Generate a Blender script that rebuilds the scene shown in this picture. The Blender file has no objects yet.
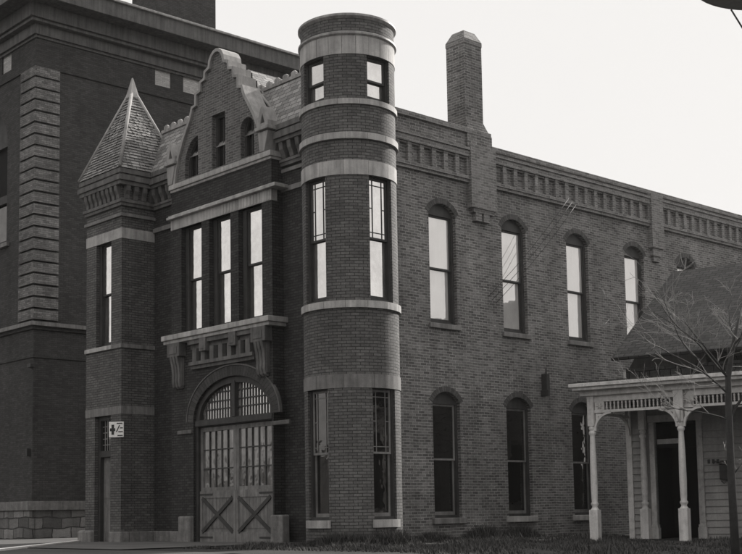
import bpy, math, random
from mathutils import Vector as V3
from mathutils.geometry import tessellate_polygon
R=random.Random(7)
SC=bpy.context.scene
COL=SC.collection
rad=math.radians
TINT=(1.0,.978,.957)
def grey(v): return (v*TINT[0],v*TINT[1],v*TINT[2],1)

# ------------------------------------------------------------------ camera data
CP=V3((18.4574867,-20.8199849,.5937335))
CR=V3((.67399143,.73856129,-.01621035)); CU=V3((.0846192,-.05538522,.99487289)); CF=V3((-.73387679,.67190751,.09982563))
FPX=1251.008
def pt(px,py,depth):
    return CP+(CF+CR*((px-364.494)/FPX)-CU*((py-387.362)/FPX))*depth

# ------------------------------------------------------------------ materials
def newmat(name):
    m=bpy.data.materials.new(name); m.use_nodes=True
    nt=m.node_tree; b=nt.nodes['Principled BSDF']
    return m,nt,b
def N(nt,t,**k):
    n=nt.nodes.new(t)
    for a,v in k.items():
        if a in n.inputs.keys() if hasattr(n,'inputs') else False: n.inputs[a].default_value=v
        else: setattr(n,a,v)
    return n
def noise(nt,vec,scale,detail=6,rough=.6):
    n=nt.nodes.new('ShaderNodeTexNoise'); n.inputs['Scale'].default_value=scale; n.inputs['Detail'].default_value=detail; n.inputs['Roughness'].default_value=rough
    if vec: nt.links.new(vec,n.inputs['Vector'])
    return n.outputs['Fac']
def ramp(nt,fac,a,b,lo,hi):
    r=nt.nodes.new('ShaderNodeMapRange'); r.inputs['From Min'].default_value=a; r.inputs['From Max'].default_value=b
    r.inputs['To Min'].default_value=lo; r.inputs['To Max'].default_value=hi
    nt.links.new(fac,r.inputs['Value']); return r.outputs['Result']
def mul(nt,a,b,op='MULTIPLY'):
    m=nt.nodes.new('ShaderNodeMath'); m.operation=op
    for i,x in enumerate((a,b)):
        if isinstance(x,(int,float)): m.inputs[i].default_value=x
        else: nt.links.new(x,m.inputs[i])
    return m.outputs[0]
def tinted(nt,val):
    c=nt.nodes.new('ShaderNodeVectorMath'); c.operation='SCALE'; c.inputs[0].default_value=TINT
    nt.links.new(val,c.inputs['Scale']); return c.outputs[0]
def coords(nt):
    t=nt.nodes.new('ShaderNodeTexCoord'); g=nt.nodes.new('ShaderNodeNewGeometry')
    return t.outputs['UV'],g.outputs['Position']
def mapping(nt,vec,scale):
    m=nt.nodes.new('ShaderNodeMapping'); m.inputs['Scale'].default_value=scale; nt.links.new(vec,m.inputs['Vector']); return m.outputs[0]

def brickmat(name,c1,c2,mort,w=.178,h=.060,ms=.006,bump=.006,grime=.55,rough=.85,glint=0.0,distort=.004,spec=.3,flip=False,patch=0):
    m,nt,b=newmat(name); uv,pos=coords(nt)
    # slightly wavering courses
    nz=nt.nodes.new('ShaderNodeTexNoise'); nz.inputs['Scale'].default_value=1.7; nt.links.new(pos,nz.inputs['Vector'])
    sub=nt.nodes.new('ShaderNodeVectorMath'); sub.operation='SUBTRACT'; sub.inputs[1].default_value=(.5,.5,.5); nt.links.new(nz.outputs['Color'],sub.inputs[0])
    scl=nt.nodes.new('ShaderNodeVectorMath'); scl.operation='SCALE'; scl.inputs['Scale'].default_value=distort*4; nt.links.new(sub.outputs[0],scl.inputs[0])
    add=nt.nodes.new('ShaderNodeVectorMath'); add.operation='ADD'; nt.links.new(uv,add.inputs[0]); nt.links.new(scl.outputs[0],add.inputs[1])
    vec=add.outputs[0]
    if flip:
        mp=nt.nodes.new('ShaderNodeMapping'); mp.inputs['Rotation'].default_value=(0,0,math.pi/2); nt.links.new(vec,mp.inputs['Vector']); vec=mp.outputs[0]
    def bt():
        t=nt.nodes.new('ShaderNodeTexBrick'); t.offset=.5; t.inputs['Scale'].default_value=1
        t.inputs['Brick Width'].default_value=w; t.inputs['Row Height'].default_value=h; t.inputs['Mortar Size'].default_value=ms; t.inputs['Mortar Smooth'].default_value=.35
        nt.links.new(vec,t.inputs['Vector']); return t
    t=bt(); t.inputs['Color1'].default_value=(c1,)*3+(1,); t.inputs['Color2'].default_value=(c2,)*3+(1,); t.inputs['Mortar'].default_value=(mort,)*3+(1,)
    bw=nt.nodes.new('ShaderNodeRGBToBW'); nt.links.new(t.outputs['Color'],bw.inputs[0]); val=bw.outputs[0]
    big=noise(nt,pos,.55,5,.65); val=mul(nt,val,ramp(nt,big,.25,.75,1-grime*.55,1+grime*.55))
    st=noise(nt,mapping(nt,pos,(2.2,2.2,.2)),1.3,6,.7); val=mul(nt,val,ramp(nt,st,.3,.7,1-grime*.3,1+grime*.3))
    if patch:
        pn=noise(nt,mapping(nt,pos,(.8,.8,1.1)),.9,5,.62); val=mul(nt,val,ramp(nt,pn,.46,.53,1-patch*.5,1+patch*.5))
        p2=noise(nt,mapping(nt,pos,(3.1,3.1,.35)),1.1,5,.6); val=mul(nt,val,ramp(nt,p2,.55,.64,1,1-patch*.7))
    fine=noise(nt,pos,38,3,.7); val=mul(nt,val,ramp(nt,fine,.25,.75,.72,1.28))
    mid=noise(nt,mapping(nt,pos,(5,5,16)),1.0,4,.75); val=mul(nt,val,ramp(nt,mid,.3,.7,.86,1.14))
    if glint:
        g=noise(nt,mapping(nt,pos,(7,7,26)),1.0,2,.5); gg=nt.nodes.new('ShaderNodeMapRange'); gg.inputs['From Min'].default_value=.66; gg.inputs['From Max'].default_value=.78; gg.inputs['To Max'].default_value=glint
        nt.links.new(g,gg.inputs['Value']); val=mul(nt,val,gg.outputs[0],'ADD')
    nt.links.new(tinted(nt,val),b.inputs['Base Color'])
    b.inputs['Roughness'].default_value=rough; b.inputs['Specular IOR Level'].default_value=spec
    inv=mul(nt,1.0,t.outputs['Fac'],'SUBTRACT'); hh=mul(nt,inv,mul(nt,fine,.35),'ADD')
    hh=mul(nt,hh,mul(nt,bw.outputs[0],1.2),'ADD')
    bp=nt.nodes.new('ShaderNodeBump'); bp.inputs['Strength'].default_value=.8; bp.inputs['Distance'].default_value=bump
    nt.links.new(hh,bp.inputs['Height']); nt.links.new(bp.outputs[0],b.inputs['Normal'])
    return m
def plainmat(name,v,var=.3,scale=3,fine=40,rough=.7,streak=.2,bump=.004,spec=.3,metal=0,speck=0):
    m,nt,b=newmat(name); uv,pos=coords(nt)
    val=ramp(nt,noise(nt,pos,scale,6,.65),.25,.75,v*(1-var),v*(1+var))
    if streak: val=mul(nt,val,ramp(nt,noise(nt,mapping(nt,pos,(9,9,.7)),1,4,.6),.3,.7,1-streak,1+streak))
    f=noise(nt,pos,fine,4,.7); val=mul(nt,val,ramp(nt,f,.25,.75,.85,1.15))
    if speck:
        val=mul(nt,val,ramp(nt,noise(nt,pos,8,3,.5),.35,.45,1-speck,1))
    nt.links.new(tinted(nt,val),b.inputs['Base Color']); b.inputs['Roughness'].default_value=rough; b.inputs['Specular IOR Level'].default_value=spec; b.inputs['Metallic'].default_value=metal
    bp=nt.nodes.new('ShaderNodeBump'); bp.inputs['Strength'].default_value=.6; bp.inputs['Distance'].default_value=bump
    nt.links.new(f,bp.inputs['Height']); nt.links.new(bp.outputs[0],b.inputs['Normal'])
    return m
def glassmat(name,dark=.012,refl=.5,rough=.015,wave=.007,lo=.4,hi=1.8):
    m,nt,b=newmat(name); uv,pos=coords(nt)
    nt.nodes.remove(b); out=nt.nodes['Material Output']
    d=nt.nodes.new('ShaderNodeBsdfDiffuse')
    v=ramp(nt,noise(nt,mapping(nt,pos,(6,6,1.2)),1,4,.6),.3,.7,dark*lo,dark*hi)
    nt.links.new(tinted(nt,v),d.inputs['Color'])
    g=nt.nodes.new('ShaderNodeBsdfGlossy'); g.inputs['Color'].default_value=grey(.95); g.inputs['Roughness'].default_value=rough
    bp=nt.nodes.new('ShaderNodeBump'); bp.inputs['Strength'].default_value=.35; bp.inputs['Distance'].default_value=wave
    nt.links.new(noise(nt,pos,3.2,2,.5),bp.inputs['Height']); nt.links.new(bp.outputs[0],g.inputs['Normal'])
    lw=nt.nodes.new('ShaderNodeLayerWeight'); lw.inputs['Blend'].default_value=.35
    f=mul(nt,mul(nt,lw.outputs['Fresnel'],.8),refl,'ADD')
    dirt=ramp(nt,noise(nt,pos,2.3,5,.7),.3,.7,.8,1.08); f=mul(nt,f,dirt)
    mx=nt.nodes.new('ShaderNodeMixShader'); nt.links.new(f,mx.inputs[0]); nt.links.new(d.outputs[0],mx.inputs[1]); nt.links.new(g.outputs[0],mx.inputs[2])
    nt.links.new(mx.outputs[0],out.inputs['Surface'])
    return m
BR=.8
M=dict(
 glasso=glassmat('old_door_glass',.12,.12,wave=.02,lo=.1,hi=2.2),
 gableb=brickmat('gable_brick',.075,.145,.21,ms=.008,grime=.25),
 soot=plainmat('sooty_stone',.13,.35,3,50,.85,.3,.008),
 opal=glassmat('pale_fanlight_glass',.5,.6,lo=.85,hi=1.1),
 glassu=glassmat('blind_backed_glass',.72,.42,lo=.92,hi=1.05),
 side=brickmat('weathered_brick',.08,.20,.33,ms=.007,grime=.55,patch=.16,glint=.22,bump=.012,distort=.007),
 sidet=brickmat('weathered_brick_trim',.12,.24,.30,ms=.008,grime=.3,glint=.08),
 pressed=brickmat('pressed_brick',.095,.145,.04,patch=.12,ms=.0075,grime=.35,glint=.03),
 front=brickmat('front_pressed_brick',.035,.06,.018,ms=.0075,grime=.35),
 archb=brickmat('arch_brick',.05,.08,.03,w=.09,h=.23,ms=.006),
 archs=brickmat('window_arch_brick',.06,.12,.05,w=.065,h=.2,ms=.006),
 bigb=brickmat('dark_brick',.045,.07,.035,grime=.4,glint=.0),
 quoin=brickmat('quoin_brick',.11,.21,.08,grime=.8,glint=.1),
 infill=brickmat('infill_brick',.45,.6,.4,grime=.2),
 slate=brickmat('slate_tiles',.14,.32,.035,w=.24,h=.125,ms=.009,bump=.02,grime=.3,rough=.6),
 shing=brickmat('roof_shingles',.035,.065,.015,w=.22,h=.13,ms=.012,bump=.02,grime=.35,rough=.85),
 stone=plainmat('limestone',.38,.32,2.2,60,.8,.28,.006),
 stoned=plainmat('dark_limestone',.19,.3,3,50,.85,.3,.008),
 gstone=plainmat('gable_stone',.31,.2,3,60,.8,.2,.006),
 found=plainmat('foundation_stone',.19,.35,5,30,.85,.25,.02),
 rubble=brickmat('rubble_stone',.1,.3,.06,w=.62,h=.3,ms=.02,bump=.05,grime=.8,distort=.04),
 wood=plainmat('dark_sash_paint',.05,.3,4,60,.6,.25,.002),
 woodl=plainmat('light_sash_paint',.2,.3,4,60,.6,.25,.002),
 door=plainmat('door_paint',.17,.3,5,50,.6,.35,.003),
 white=plainmat('porch_paint',.6,.1,4,40,.65,.2,.003,speck=.12),
 whited=plainmat('dirty_porch_paint',.42,.2,5,40,.7,.25,.003,speck=.2),
 clap=plainmat('clapboard_paint',.32,.15,3,40,.7,.15,.003),
 metal=plainmat('tin_cornice',.3,.25,3,30,.55,.35,.004),
 tin=plainmat('dark_tin_cornice',.10,.25,2.5,30,.6,.35,.004),
 black=plainmat('dark_void',.012,.2,3,20,.9,0,.001),
 iron=plainmat('dark_iron',.04,.2,5,40,.5,.1,.002),
 signw=plainmat('sign_enamel',.88,.04,4,40,.4,.05,.001),
 lampg=plainmat('grey_lamp_enamel',.34,.1,3,30,.45,.05,.001),
 asph=plainmat('asphalt',.06,.3,.8,60,.9,0,.01),
 conc=plainmat('worn_concrete',.10,.3,.9,40,.85,0,.008),
 sun_strip=plainmat('sunlit_strip_pale',.85,.08,2,40,.8,0,.004),  # very pale base colour stands in for sunlight on the ground
 soil=plainmat('dark_soil_and_turf',.028,.5,1.2,25,.95,0,.03),
 grass=plainmat('dry_grass',.06,.6,3,20,.9,0,.001),
 bark=plainmat('tree_bark',.05,.3,8,60,.9,0,.006),
 twig=plainmat('pale_twig_bark',.26,.35,6,60,.8,0,.002),
 wood2=plainmat('far_woodland',.05,.95,.15,1.2,1,.3,.3),
 blind=plainmat('window_blind',.55,.06,2,30,.9,.05,.001),
 glass=glassmat('sky_glass',.3,.72),
 glassd=glassmat('dim_glass',.01,.10,wave=.012),
 glassf=glassmat('front_glass',.2,.82),
)
# ------------------------------------------------------------------ mesh helper
class MB:
    def __init__(s,off=(0,0,0)): s.v=[]; s.f=[]; s.uv=[]; s.sm=[]
    def face(s,pts,uv=None,smooth=False):
        pts=[V3(p) for p in pts]
        i=len(s.v); s.v+=pts; s.f.append(list(range(i,i+len(pts))))
        if uv is None:
            n=V3((0,0,0))
            for k in range(len(pts)):
                a,b=pts[k],pts[(k+1)%len(pts)]
                n+=V3(((a.y-b.y)*(a.z+b.z),(a.z-b.z)*(a.x+b.x),(a.x-b.x)*(a.y+b.y)))
            if n.length<1e-12: n=V3((0,0,1))
            n.normalize()
            if abs(n.z)>.97: uv=[(p.x,p.y) for p in pts]
            else:
                t=V3((0,0,1)).cross(n); t.normalize(); w=n.cross(t)
                uv=[(p.dot(t),p.dot(w)) for p in pts]
        s.uv.append(uv); s.sm.append(smooth)
    def build(s,name,mat,parent=None,merge=False,bevel=0,smooth=False):
        me=bpy.data.meshes.new(name)
        off=parent_off(parent)
        me.from_pydata([p-off for p in s.v],[],s.f)
        ul=me.uv_layers.new(name='UVMap')
        k=0
        for fi,f in enumerate(s.f):
            for j in range(len(f)): ul.data[k].uv=s.uv[fi][j]; k+=1
        me.materials.append(M[mat])
        for fi,p in enumerate(me.polygons): p.use_smooth=s.sm[fi] or smooth
        if merge or bevel or any(s.sm) or smooth:
            import bmesh
            bm=bmesh.new(); bm.from_mesh(me); bmesh.ops.remove_doubles(bm,verts=bm.verts,dist=1e-5)
            bm.to_mesh(me); bm.free()
        o=bpy.data.objects.new(name,me); COL.objects.link(o)
        if parent is not None: o.parent=parent; OFF[o.name]=off
        if bevel:
            md=o.modifiers.new('bevel','BEVEL'); md.width=bevel; md.segments=2; md.limit_method='ANGLE'; md.angle_limit=rad(40)
        return o
    def box(s,x0,x1,y0,y1,z0,z1): FW.box(s,x0,x1,z0,z1,-y1,-y0)
OFF={}
def parent_off(p):
    if p is None: return V3((0,0,0))
    return OFF[p.name]
def thing(name,label,cat,loc,group=None):
    o=bpy.data.objects.new(name,None); COL.objects.link(o); o.location=loc; o.empty_display_size=.3
    o['label']=label; o['category']=cat
    if group: o['group']=group
    OFF[o.name]=V3(loc); return o
def tagm(o,label,cat,group=None,kind=None):
    if label: o['label']=label
    if cat: o['category']=cat
    if group: o['group']=group
    if kind: o['kind']=kind
    return o
class Fr:
    def __init__(s,O,U): s.O=V3(O); s.U=V3(U).normalized(); s.N=s.U.cross(V3((0,0,1)))
    def p(s,a,b,c=0): return s.O+s.U*a+V3((0,0,b))+s.N*c
    def box(s,mb,a0,a1,b0,b1,c0,c1):
        P=lambda a,b,c: s.p(a,b,c)
        mb.face([P(a0,b0,c1),P(a1,b0,c1),P(a1,b1,c1),P(a0,b1,c1)])
        mb.face([P(a1,b0,c0),P(a0,b0,c0),P(a0,b1,c0),P(a1,b1,c0)])
        mb.face([P(a1,b0,c1),P(a1,b0,c0),P(a1,b1,c0),P(a1,b1,c1)])
        mb.face([P(a0,b0,c0),P(a0,b0,c1),P(a0,b1,c1),P(a0,b1,c0)])
        mb.face([P(a0,b1,c1),P(a1,b1,c1),P(a1,b1,c0),P(a0,b1,c0)])
        mb.face([P(a0,b0,c0),P(a1,b0,c0),P(a1,b0,c1),P(a0,b0,c1)])
    def sheet(s,mb,outer,holes=(),c=0,rev=False):
        loops=[[V3((a,b,0)) for a,b in outer]]+[[V3((a,b,0)) for a,b in h] for h in holes]
        flat=[p for l in loops for p in l]
        for t in tessellate_polygon(loops):
            q=[flat[i] for i in t]
            ar=(q[1].x-q[0].x)*(q[2].y-q[0].y)-(q[1].y-q[0].y)*(q[2].x-q[0].x)
            if abs(ar)<1e-9: continue
            if (ar<0)!=rev: q=q[::-1]
            mb.face([s.p(x.x,x.y,c) for x in q])
    def rim(s,mb,loop,c0,c1,inward=False,smooth=False):
        n=len(loop); 
        ar=sum(loop[i][0]*loop[(i+1)%n][1]-loop[(i+1)%n][0]*loop[i][1] for i in range(n))
        L=loop if ar>0 else loop[::-1]
        for i in range(n):
            a,b=L[i],L[(i+1)%n]
            q=[s.p(*a,c0),s.p(*b,c0),s.p(*b,c1),s.p(*a,c1)]
            mb.face(q[::-1] if inward else q,smooth=smooth)
    def prism(s,mb,outer,c0,c1,holes=()):
        s.sheet(mb,outer,holes,c1); s.sheet(mb,outer,holes,c0,True)
        s.rim(mb,outer,c0,c1)
        for h in holes: s.rim(mb,h,c0,c1,True)
    def wall(s,mb,outer,holes,depth=.22):
        s.sheet(mb,outer,holes,0)
        for h in holes: s.rim(mb,h,-depth,0,True)
FW=Fr((0,0,0),(1,0,0))
def rect(a0,a1,b0,b1): return [(a0,b0),(a1,b0),(a1,b1),(a0,b1)]
def archo(a0,a1,b0,bs,bc,n=10):
    """opening outline: flat bottom, arc from spring bs to crown bc"""
    if bc-bs<.001: return rect(a0,a1,b0,bs)
    h=(a1-a0)/2; r_=bc-bs; Rr=(h*h+r_*r_)/(2*r_); cz=bc-Rr; th=math.asin(min(1,h/Rr)); 
    if r_>h: th=math.pi-th
    cx=(a0+a1)/2
    return [(a0,b0),(a1,b0)]+[(cx+Rr*math.sin(th-2*th*i/n),cz+Rr*math.cos(th-2*th*i/n)) for i in range(n+1)]
ELL=set()
def earch(a0,a1,b0,bs,bc,n=24):
    cx=(a0+a1)/2; h=(a1-a0)/2
    return [(a0,b0),(a1,b0)]+[(cx+h*math.cos(math.pi*i/n),bs+(bc-bs)*math.sin(math.pi*i/n)) for i in range(n+1)]
def arcring(a0,a1,bs,bc,t,n=14):
    if n==28:
        return earch(a0,a1,bs,bs,bc,n)[2:],earch(a0-t,a1+t,bs,bs,bc+t,n)[2:]
    pts=archo(a0,a1,bs,bs,bc,n)[2:]; h=(a1-a0)/2; r_=bc-bs; Rr=(h*h+r_*r_)/(2*r_); cz=bc-Rr; cx=(a0+a1)/2
    out=[(cx+(x-cx)*(Rr+t)/Rr,cz+(z-cz)*(Rr+t)/Rr) for x,z in pts]
    return pts,out
def archband(F,mb,a0,a1,bs,bc,t,c0,c1,gap=0,n=14,uvr=True):
    inn,out=arcring(a0,a1,bs,bc,t,n)
    if gap: inn,_x=arcring(a0,a1,bs,bc,gap,n)[1],0
    L=0
    for i in range(len(inn)-1):
        d=math.dist(inn[i],inn[i+1]); P=F.p
        uv=[(L,0),(L,t),(L+d,t),(L+d,0)]
        mb.face([P(*inn[i],c1),P(*out[i],c1),P(*out[i+1],c1),P(*inn[i+1],c1)],uv=uv)
        mb.face([P(*out[i],c1),P(*out[i],c0),P(*out[i+1],c0),P(*out[i+1],c1)],uv=[(L,0),(L,.1),(L+d,.1),(L+d,0)])
        mb.face([P(*inn[i],c0),P(*inn[i],c1),P(*inn[i+1],c1),P(*inn[i+1],c0)],uv=[(L,0),(L,.1),(L+d,.1),(L+d,0)])
        L+=d
    for k in (0,-1):
        q=[F.p(*inn[k],c0),F.p(*out[k],c0),F.p(*out[k],c1),F.p(*inn[k],c1)]
        mb.face(q if k==0 else q[::-1])
def tube(mb,pts,rr,n=6,cap=True):
    pts=[V3(p) for p in pts]; rings=[]
    for i,p in enumerate(pts):
        d=(pts[min(i+1,len(pts)-1)]-pts[max(i-1,0)]).normalized()
        a=d.cross(V3((0,0,1))) if abs(d.z)<.95 else d.cross(V3((1,0,0)))
        a.normalize(); b=d.cross(a); r_=rr[i] if isinstance(rr,(list,tuple)) else rr
        rings.append([p+a*(r_*math.cos(2*math.pi*k/n))+b*(r_*math.sin(2*math.pi*k/n)) for k in range(n)])
    for i in range(len(rings)-1):
        for k in range(n):
            k2=(k+1)%n; mb.face([rings[i][k],rings[i][k2],rings[i+1][k2],rings[i+1][k]],smooth=True)
    if cap: mb.face(rings[-1]); mb.face(rings[0][::-1])
def lathe(mb,c,prof,n=20,smooth=True,a0=0,a1=2*math.pi):
    """prof list of (r,z) bottom to top"""
    c=V3(c); full=abs(a1-a0-2*math.pi)<1e-6
    for i in range(len(prof)-1):
        (r0,z0),(r1,z1)=prof[i],prof[i+1]
        for k in range(n):
            t0=a0+(a1-a0)*k/n; t1=a0+(a1-a0)*(k+1)/n
            q=[c+V3((r0*math.cos(t0),r0*math.sin(t0),z0)),c+V3((r0*math.cos(t1),r0*math.sin(t1),z0)),c+V3((r1*math.cos(t1),r1*math.sin(t1),z1)),c+V3((r1*math.cos(t0),r1*math.sin(t0),z1))]
            rm=max(r0,r1); sv=z0+abs(r0-c.length*0)
            if r0<1e-4: q=[q[0],q[2],q[3]]; uv=[(t0*rm,z0),(t1*rm,z1),(t0*rm,z1)]
            elif r1<1e-4: q=q[:3]; uv=[(t0*rm,z0),(t1*rm,z0),(t1*rm,z1)]
            else: uv=[(t0*rm,z0),(t1*rm,z0),(t1*rm,z1+abs(r1-r0)),(t0*rm,z1+abs(r1-r0))]
            mb.face(q,uv=uv,smooth=smooth)
def autosmooth(o,ang=35):
    me=o.data
    try:
        me.shade_smooth(); 
        import bmesh
        bm=bmesh.new(); bm.from_mesh(me)
        for e in bm.edges:
            if len(e.link_faces)==2 and e.calc_face_angle(0)>rad(ang): e.smooth=False
        bm.to_mesh(me); bm.free()
    except Exception as ex: print('as',ex)

# ------------------------------------------------------------------ windows
def window(par,F,a0,a1,b0,bs,bc,rev=.2,mat='wood',glass='glass',style='plain',meet=.5,sash='wood',fw=.06,blind=0,glass2=None,name='window',headz=None):
    """casing + two sashes; everything behind wall plane"""
    hz=bs-.02 if headz is None else headz
    w=MB(); c1=-rev*.45; c0=-rev-.04
    outer=archo(a0-.005,a1+.005,b0,bs,bc)
    F.prism(w,outer,c0,c1,[rect(a0+fw,a1-fw,b0+.06,hz)])
    o=w.build(name,mat,par)
    A0,A1,B0,B1=a0+fw,a1-fw,b0+.06,hz; mz=B0+(B1-B0)*meet; t=.042
    s=MB()  # upper sash outer, lower sash set deeper
    cu=c1-.035; cl=cu-.04
    F.prism(s,rect(A0,A1,mz-.02,B1),cu-.03,cu,[rect(A0+t,A1-t,mz+.02,B1-t)])
    F.prism(s,rect(A0,A1,B0,mz+.02),cl-.03,cl,[rect(A0+t,A1-t,B0+t*1.7,mz-.02)])
    if style=='queen':
        for k in (0,1):
            x=(A0+t+.085) if k==0 else (A1-t-.085)
            F.box(s,x-.008,x+.008,mz+.02,B1-t,cu-.02,cu-.006)
        for z in (B1-t-.1,mz+.02+.1,(mz+B1)/2):
            F.box(s,A0+t,A0+t+.077,z-.008,z+.008,cu-.021,cu-.007); F.box(s,A1-t-.077,A1-t,z-.008,z+.008,cu-.021,cu-.007)
            if z!=(mz+B1)/2: F.box(s,A0+t+.093,A1-t-.093,z-.008,z+.008,cu-.021,cu-.007)
    s.build('sash',sash,o)
    g=MB(); F.sheet(g,rect(A0+.01,A1-.01,mz,B1-.01),c=cu-.018); g.build('pane',glass,o)
    g=MB(); F.sheet(g,rect(A0+.01,A1-.01,B0+.02,mz),c=cl-.018); g.build('pane',glass2 or glass,o)
    if blind:
        pass
    return o
def sill(F,par,a0,a1,b0,b1,c1=.05,c0=-.1,mat='stone'):
    s=MB(); F.box(s,a0,a1,b0,b1,c0,c1); return s.build('sill',mat,par,bevel=.012)

# ================================================================== FIRE STATION
FS=thing('fire_station','long two storey dark brick fire station with round corner tower and stepped gable','fire station',(-2,0,0))
S=Fr((0,0,0),(0,1,0)); YM=-4.07
# --- side wall
ups=[-1.98,.37,2.70,5.03,7.36,9.69,12.02]
ops=[];
SY1=19.0
for y in ups:
    ops.append(archo(y,y+.84,4.6,7.0,7.24)); ops.append(archo(y,y+.84,.46,2.9,3.14))
mb=MB(); S.wall(mb,[(-3.6,-.3),(SY1,-.3),(SY1,8.82),(.06,8.82),(.06,9.1),(-3.6,9.1)],ops,.24)
mb.build('side_wall','side',FS)
mb=MB()   # rear and inner closing walls
mb.face([(0,SY1,-.3),(-9,SY1,-.3),(-9,SY1,8.8),(0,SY1,8.8)])
mb.face([(-9.05,SY1,-.3),(-9.05,-4.2,-.3),(-9.05,-4.2,8.8),(-9.05,SY1,8.8)])
mb.build('rear_wall','side',FS)
for i,y in enumerate(ups):
    up=window(FS,S,y,y+.84,4.6,7.0,7.24,rev=.2,mat='wood',glass='glassu',sash='wood',meet=.5)
    sill(S,up,y-.06,y+.9,4.49,4.6,.06,-.12,'stoned')
    lo=window(FS,S,y,y+.84,.46,2.9,3.14,rev=.2,mat='wood',glass='glassd',sash='woodl',meet=.5)
    sill(S,lo,y-.08,y+.92,.33,.46,.07,-.12,'stoned' if i==0 else 'stone')
    for (bs,bc,pr) in ((7.0,7.24,up),(2.9,3.14,lo)):
        ab=MB(); archband(S,ab,y-.0,y+.84,bs,bc,.12,-.05,.006); ab.build('brick_arch','archs',pr)
# --- parapet, frieze
mb=MB()
S.box(mb,-3.5,.05,8.98,9.10,-.32,.06); S.box(mb,.05,SY1,8.70,8.82,-.32,.05)

mb.build('parapet_coping','sidet',FS,bevel=.01)
mb=MB()
def frieze(y0,y1,zt=8.42,zb=7.98,step=.365):
    S.box(mb,y0,y1,7.84,7.91,.001,.07); S.box(mb,y0,y1,7.91,7.98,.001,.10)
    S.box(mb,y0,y1,zt,zt+.14,.001,.10); S.box(mb,y0,y1,zt+.14,zt+.2,.001,.13)
    n=round((y1-y0)/step); st=(y1-y0)/n
    for k in range(n+1):
        y=y0+k*st; a=max(y-.06,y0); b=min(y+.06,y1); S.box(mb,a,b,zb,zt,.001,.07)
    for k in range(n):
        y=y0+(k+.5)*st; 
        S.box(mb,y-.12,y+.12,zt-.04,zt,.002,.05)
frieze(-3.3,-.74); frieze(.09,6.1); frieze(6.62,12.2); frieze(12.72,18.9)
mb.build('corbel_frieze','sidet',FS)
for (a,b,ch) in ((-.74,.09,True),(6.1,6.62,False),(12.2,12.72,False)):
    mb=MB(); zb=7.28
    S.box(mb,a,b,zb,8.70,.001,.14)
    if ch:
        S.box(mb,a+.08,b-.06,zb-.09,zb,.001,.11); 
        for q in (a+.16,a+.42): S.box(mb,q,q+.2,zb-.28,zb-.09,.001,.10)
        mb2=MB(); S.box(mb2,a+.2,a+.42,8.1,8.62,.141,.155); 
    else:
        S.box(mb,a+.06,b-.06,zb-.2,zb,.001,.10); S.box(mb,a+.12,b-.12,zb-.34,zb-.2,.001,.07)
    mb.build('pilaster','sidet',FS)
# chimney
ch=MB()
cx0,cx1,cy0,cy1=-.56,.0,-.72,-.15
S.box(ch,cy0,cy1,8.7,11.08,cx0,cx1)
ca=(cx0+cx1)/2; cb=(cy0+cy1)/2
S.box(ch,cy0-.02,.075,8.5,9.02,cx0-.02,cx1+.05)
def frustum(mb,x0,x1,y0,y1,z0,X0,X1,Y0,Y1,z1,top=True):
    b=[V3((x0,y0,z0)),V3((x1,y0,z0)),V3((x1,y1,z0)),V3((x0,y1,z0))]; t=[V3((X0,Y0,z1)),V3((X1,Y0,z1)),V3((X1,Y1,z1)),V3((X0,Y1,z1))]
    for i in range(4): j=(i+1)%4; mb.face([b[i],b[j],t[j],t[i]])
    if top: mb.face(t)
frustum(ch,cx0+.012,cx1+.035,cy0+.012,.072,9.0,cx0+.014,cx1+.004,cy0+.014,cy1+.004,9.3,False)
chim=ch.build('chimney','side',FS)
cc=MB(); cc.box(cx0-.012,cx1+.012,cy0-.012,cy1+.012,11.0801,11.19); frustum(cc,cx0-.012,cx1+.012,cy0-.012,cy1+.012,11.1901,cx0+.1,cx1-.1,cy0+.1,cy1-.1,11.42); cc.build('chimney_cap','sidet',chim,bevel=.01)
# roof deck
mb=MB(); mb.face([(-9,-3.4,8.5),(-.3,-3.4,8.5),(-.3,SY1,8.3),(-9,SY1,8.3)]); mb.build('flat_roof','asph',FS)
# bracket on wall
mb=MB(); S.box(mb,1.62,1.74,3.3,3.72,.003,.16); S.box(mb,1.58,1.66,3.2,3.34,.003,.22); tube(mb,[S.p(1.68,3.72,.1),S.p(1.66,3.84,.12)],.02); mb.build('wall_bracket','iron',FS,bevel=.01)
# wires
for k,(dy,dz) in enumerate(((0,0),(.12,-.07),(.26,-.12))):
    mb=MB(); a=V3((.02,-.15+dy,5.35+dz)); b=V3((.55,2.6+dy,8.3+dz)); c_=V3((.06,4.7+dy,7.95))
    pts=[a.lerp(b,i/8)+V3((0,0,-.12*math.sin(math.pi*i/8))) for i in range(9)]
    tube(mb,pts[:8],.006,5); mb.build('wire','iron',FS)

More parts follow.
